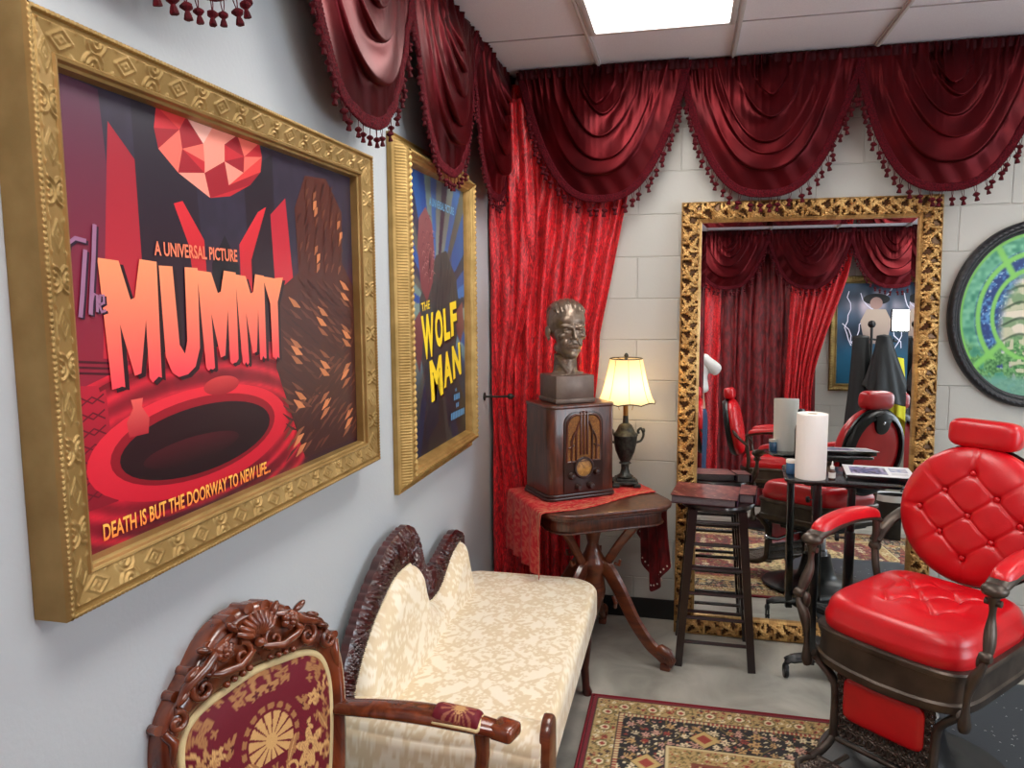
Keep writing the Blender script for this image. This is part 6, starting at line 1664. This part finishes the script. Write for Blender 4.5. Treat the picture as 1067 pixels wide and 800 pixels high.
def night_stand():
    r = empty('white_cabinet', (2.30, -3.90, 0), PI, 'cream painted cabinet with two black drawer pulls on the far side', 'cabinet')
    mb = MB(); mb.box((0, 0, .41), (.42, .36, .70), bev=.006); mb.box((0, 0, .775), (.46, .40, .03), bev=.008); mb.build('body', MATS['cream_paint'], r)
    for i, z in enumerate((.60, .40, .20)):
        mb = MB(); mb.box((0, -.186, z), (.36, .016, .17), bev=.004); d = mb.build('drawer', MATS['cream_paint'], r)
        mb = MB(); mb.tube([(-.03, -.196, z+.01), (-.02, -.212, z), (.02, -.212, z), (.03, -.196, z+.01)], .004, 8); mb.ball((0, -.205, z-.006), (.012, .006, .012)); mb.build('drawer_pull', MATS['black_plastic'], d)
    mb = MB()
    for x in (-.18, .18):
        for y in (-.15, .15): mb.tube([(x, y, .08), (x*1.03, y*1.03, 0)], [.022, .015], 10)
    mb.build('feet', MATS['cream_paint'], r)
    for i, (x, y, h, rr, c, lb) in enumerate(((-.10, -.05, .17, .026, 'white_plastic', 'tall white bottle on the cream cabinet'), (-.03, -.10, .11, .030, 'black_plastic', 'short black jar on the cream cabinet'), (.06, -.04, .20, .022, 'amber_glass', 'tall dark amber bottle on the cream cabinet'), (.13, -.09, .13, .028, 'white_plastic', 'short white bottle at the end of the cream cabinet'))):
        b = empty('toiletry_bottle', (2.30-x, -3.90-y, .79), 0, lb, 'bottle')
        mb = MB(); mb.lathe([(rr*.9, 0), (rr, .005), (rr, h*.68), (rr*.45, h*.8), (rr*.4, h*.84)], 20); mb.build('bottle', MATS[c], b)
        mb = MB(); mb.lathe([(rr*.5, h*.83), (rr*.5, h), (rr*.3, h*1.01)], 16); mb.build('cap', MATS['black_plastic'], b)
night_stand()
def bin_():
    r = empty('waste_bin', (1.66, -2.86, .0105), 0, 'black open waste bin standing at the edge of the rug on the far side', 'bin')
    mb = MB(); mb.lathe([(.001, .012), (.105, .012), (.108, 0), (.112, .004), (.135, .33), (.142, .335), (.142, .345), (.132, .345), (.104, .02), (.001, .016)], 40, cap=False); mb.build('bucket', MATS['black_plastic'], r)
    mb = MB(); mb.lathe([(.138, .343), (.146, .352), (.146, .330), (.142, .30)], 40, cap=False, rfun=lambda t, z: 1+.02*np.sin(t*11)); mb.build('bin_liner', mat('liner', (210, 212, 214), rough=.3), r)
bin_()

# ================================================================ the photographer (seen as a sliver in the mirror)
def skin_body(name, verts, edges, radii, m, parent, sub=2, rootv=0):
    me = bpy.data.meshes.new(name); me.from_pydata([tuple(v) for v in verts], edges, []); o = bpy.data.objects.new(name, me); COL.objects.link(o)
    sk = o.modifiers.new('skin', 'SKIN'); sk.use_smooth_shade = True
    for i, r in enumerate(radii):
        d = me.skin_vertices[0].data[i]; d.radius = (r, r) if np.isscalar(r) else r
        d.use_root = (i == rootv)
    s = o.modifiers.new('sub', 'SUBSURF'); s.levels = sub; s.render_levels = sub
    bpy.context.view_layer.update()
    m2 = bpy.data.meshes.new_from_object(o.evaluated_get(bpy.context.evaluated_depsgraph_get())); bpy.data.objects.remove(o)
    m2.materials.clear(); m2.materials.append(m); m2.shade_smooth()
    r = bpy.data.objects.new(name, m2); COL.objects.link(r); r.parent = parent; return r
def person():
    px, py = .055, -3.945
    root = empty('person', (px, py, 0), 0, 'person in a white shirt and blue jeans holding a phone, a sliver in the mirror', 'person')
    # local frame: faces +y; phone is held just behind the camera position
    cam_l = Vector((0-px, -3.835-py, 1.63))
    def arm(s):
        sh = Vector((s*.185, .0, 1.42)); el = Vector((s*.255, .03, 1.32)) if s > 0 else Vector((-.25, .04, 1.27)); hd = cam_l+Vector((s*.070, -.015, -.03))
        return sh, el, hd
    V = [(0, 0, .98), (0, 0, 1.12), (0, -.005, 1.28), (0, -.01, 1.42), (0, -.02, 1.50), (0, -.02, 1.56)]
    E = [(0, 1), (1, 2), (2, 3), (3, 4), (4, 5)]; R = [(.155, .105), (.140, .095), (.160, .10), (.150, .085), (.055, .055), (.055, .055)]
    for s in (-1, 1):
        b = len(V); V += [(s*.09, 0, .90), (s*.10, .01, .50), (s*.105, -.01, .09), (s*.115, .10, .035), (s*.12, .16, .025)]
        E += [(0, b), (b, b+1), (b+1, b+2), (b+2, b+3), (b+3, b+4)]; R += [.085, .055, .038, .035, .025]
        sh, el, hd = arm(s); b = len(V); V += [sh, el, el.lerp(hd, .85), hd]; E += [(3, b), (b, b+1), (b+1, b+2), (b+2, b+3)]; R += [.050, .038, .026, (.030, .018)]
    body = skin_body('body', V, E, R, MATS['skin'], root)
    mb = MB(); MHd = T(0, -.045, 1.545) @ Rz(PI) @ Matrix.Scale(1.02, 4); head_blobs(mb, M=MHd); voxel(mb, 'head', MATS['skin'], root, size=.0035, smooth_it=3)
    mb = MB(); Bq = lambda c, r: mb.ball(c, r, M=MHd, n=24, m=16)
    Bq((0, .022, .160), (.082, .094, .086)); Bq((0, .05, .12), (.072, .062, .07)); 
    for k in range(14): a = -1.2+k*.18; Bq((.05*math.sin(a), -.045, .210-.02*abs(math.sin(a))), (.018, .022, .014))
    voxel(mb, 'hair', MATS['hair'], root, size=.005, smooth_it=3)
    for s in (-1, 1):
        sh, el, hd = arm(s)
        for k in range(4):
            b0 = hd+Vector((-s*.005, .010, .030-.020*k)); L = (.030, .034, .032, .025)[k]
            pts = [b0, b0+Vector((s*.012, .012, 0)), b0+Vector((s*.004-s*.004, .016, 0)), b0+Vector((-s*L*.5, .012, 0))]
            skin_body('finger', pts, [(0, 1), (1, 2), (2, 3)], [.009, .0085, .008, .007], MATS['skin'], body, sub=1)
        b0 = hd+Vector((-s*.004, -.008, .03)); skin_body('thumb', [b0, b0+Vector((-s*.015, -.020, .015)), b0+Vector((-s*.034, -.012, .022))], [(0, 1), (1, 2)], [.011, .010, .008], MATS['skin'], body, sub=1)
    # loose white shirt
    V = [(0, 0, 1.10), (0, 0, 1.20), (0, -.002, 1.32), (0, -.008, 1.43), (0, -.018, 1.475)]; E = [(0, 1), (1, 2), (2, 3), (3, 4)]; R = [(.225, .135), (.185, .118), (.188, .118), (.165, .100), (.072, .070)]
    for s in (-1, 1):
        sh, el, hd = arm(s); b = len(V); V += [sh, el+Vector((s*.015, 0, .01)), el.lerp(hd, .45), el.lerp(hd, .62)]; E += [(3, b), (b, b+1), (b+1, b+2), (b+2, b+3)]; R += [.068, .066, .052, .050]
    skin_body('shirt', V, E, R, MATS['shirt_white'], root)
    V = [(0, 0, 1.03), (0, 0, .96)]; E = [(0, 1)]; R = [(.165, .112), (.178, .125)]
    for s in (-1, 1):
        b = len(V); V += [(s*.092, 0, .86), (s*.102, .01, .50), (s*.108, -.01, .12), (s*.108, -.01, .07)]; E += [(1, b), (b, b+1), (b+1, b+2), (b+2, b+3)]; R += [.100, .074, .062, .064]
    skin_body('jeans', V, E, R, MATS['denim'], root)
    for s in (-1, 1):
        mb = MB(); mb.ball((s*.112, .055, .042), (.048, .135, .042), n=24, m=14); mb.box((s*.112, .055, .012), (.092, .26, .024), bev=.010); mb.build('shoe', MATS['black_plastic'], root)
    ph = empty('smartphone', (0, -3.833, 1.63), 0, 'dark smartphone held by the photographer', 'phone')
    mb = MB(); mb.box((0, 0, 0), (.150, .008, .074), bev=.003); mb.build('phone_body', MATS['black_gloss'], ph)
    mb = MB(); mb.box((0, -.0045, 0), (.142, .001, .068)); mb.build('screen', MATS['black_gloss'], ph)
    mb = MB()
    for dx, dz in ((.055, .018), (.055, -.006), (.033, .006)): mb.lathe([(.007, 0), (.007, .003), (.005, .0035)], 16, M=T(dx, .0035, dz) @ Rx(-PI/2))
    mb.build('camera_lens', MATS['cast_black'], ph)
person()
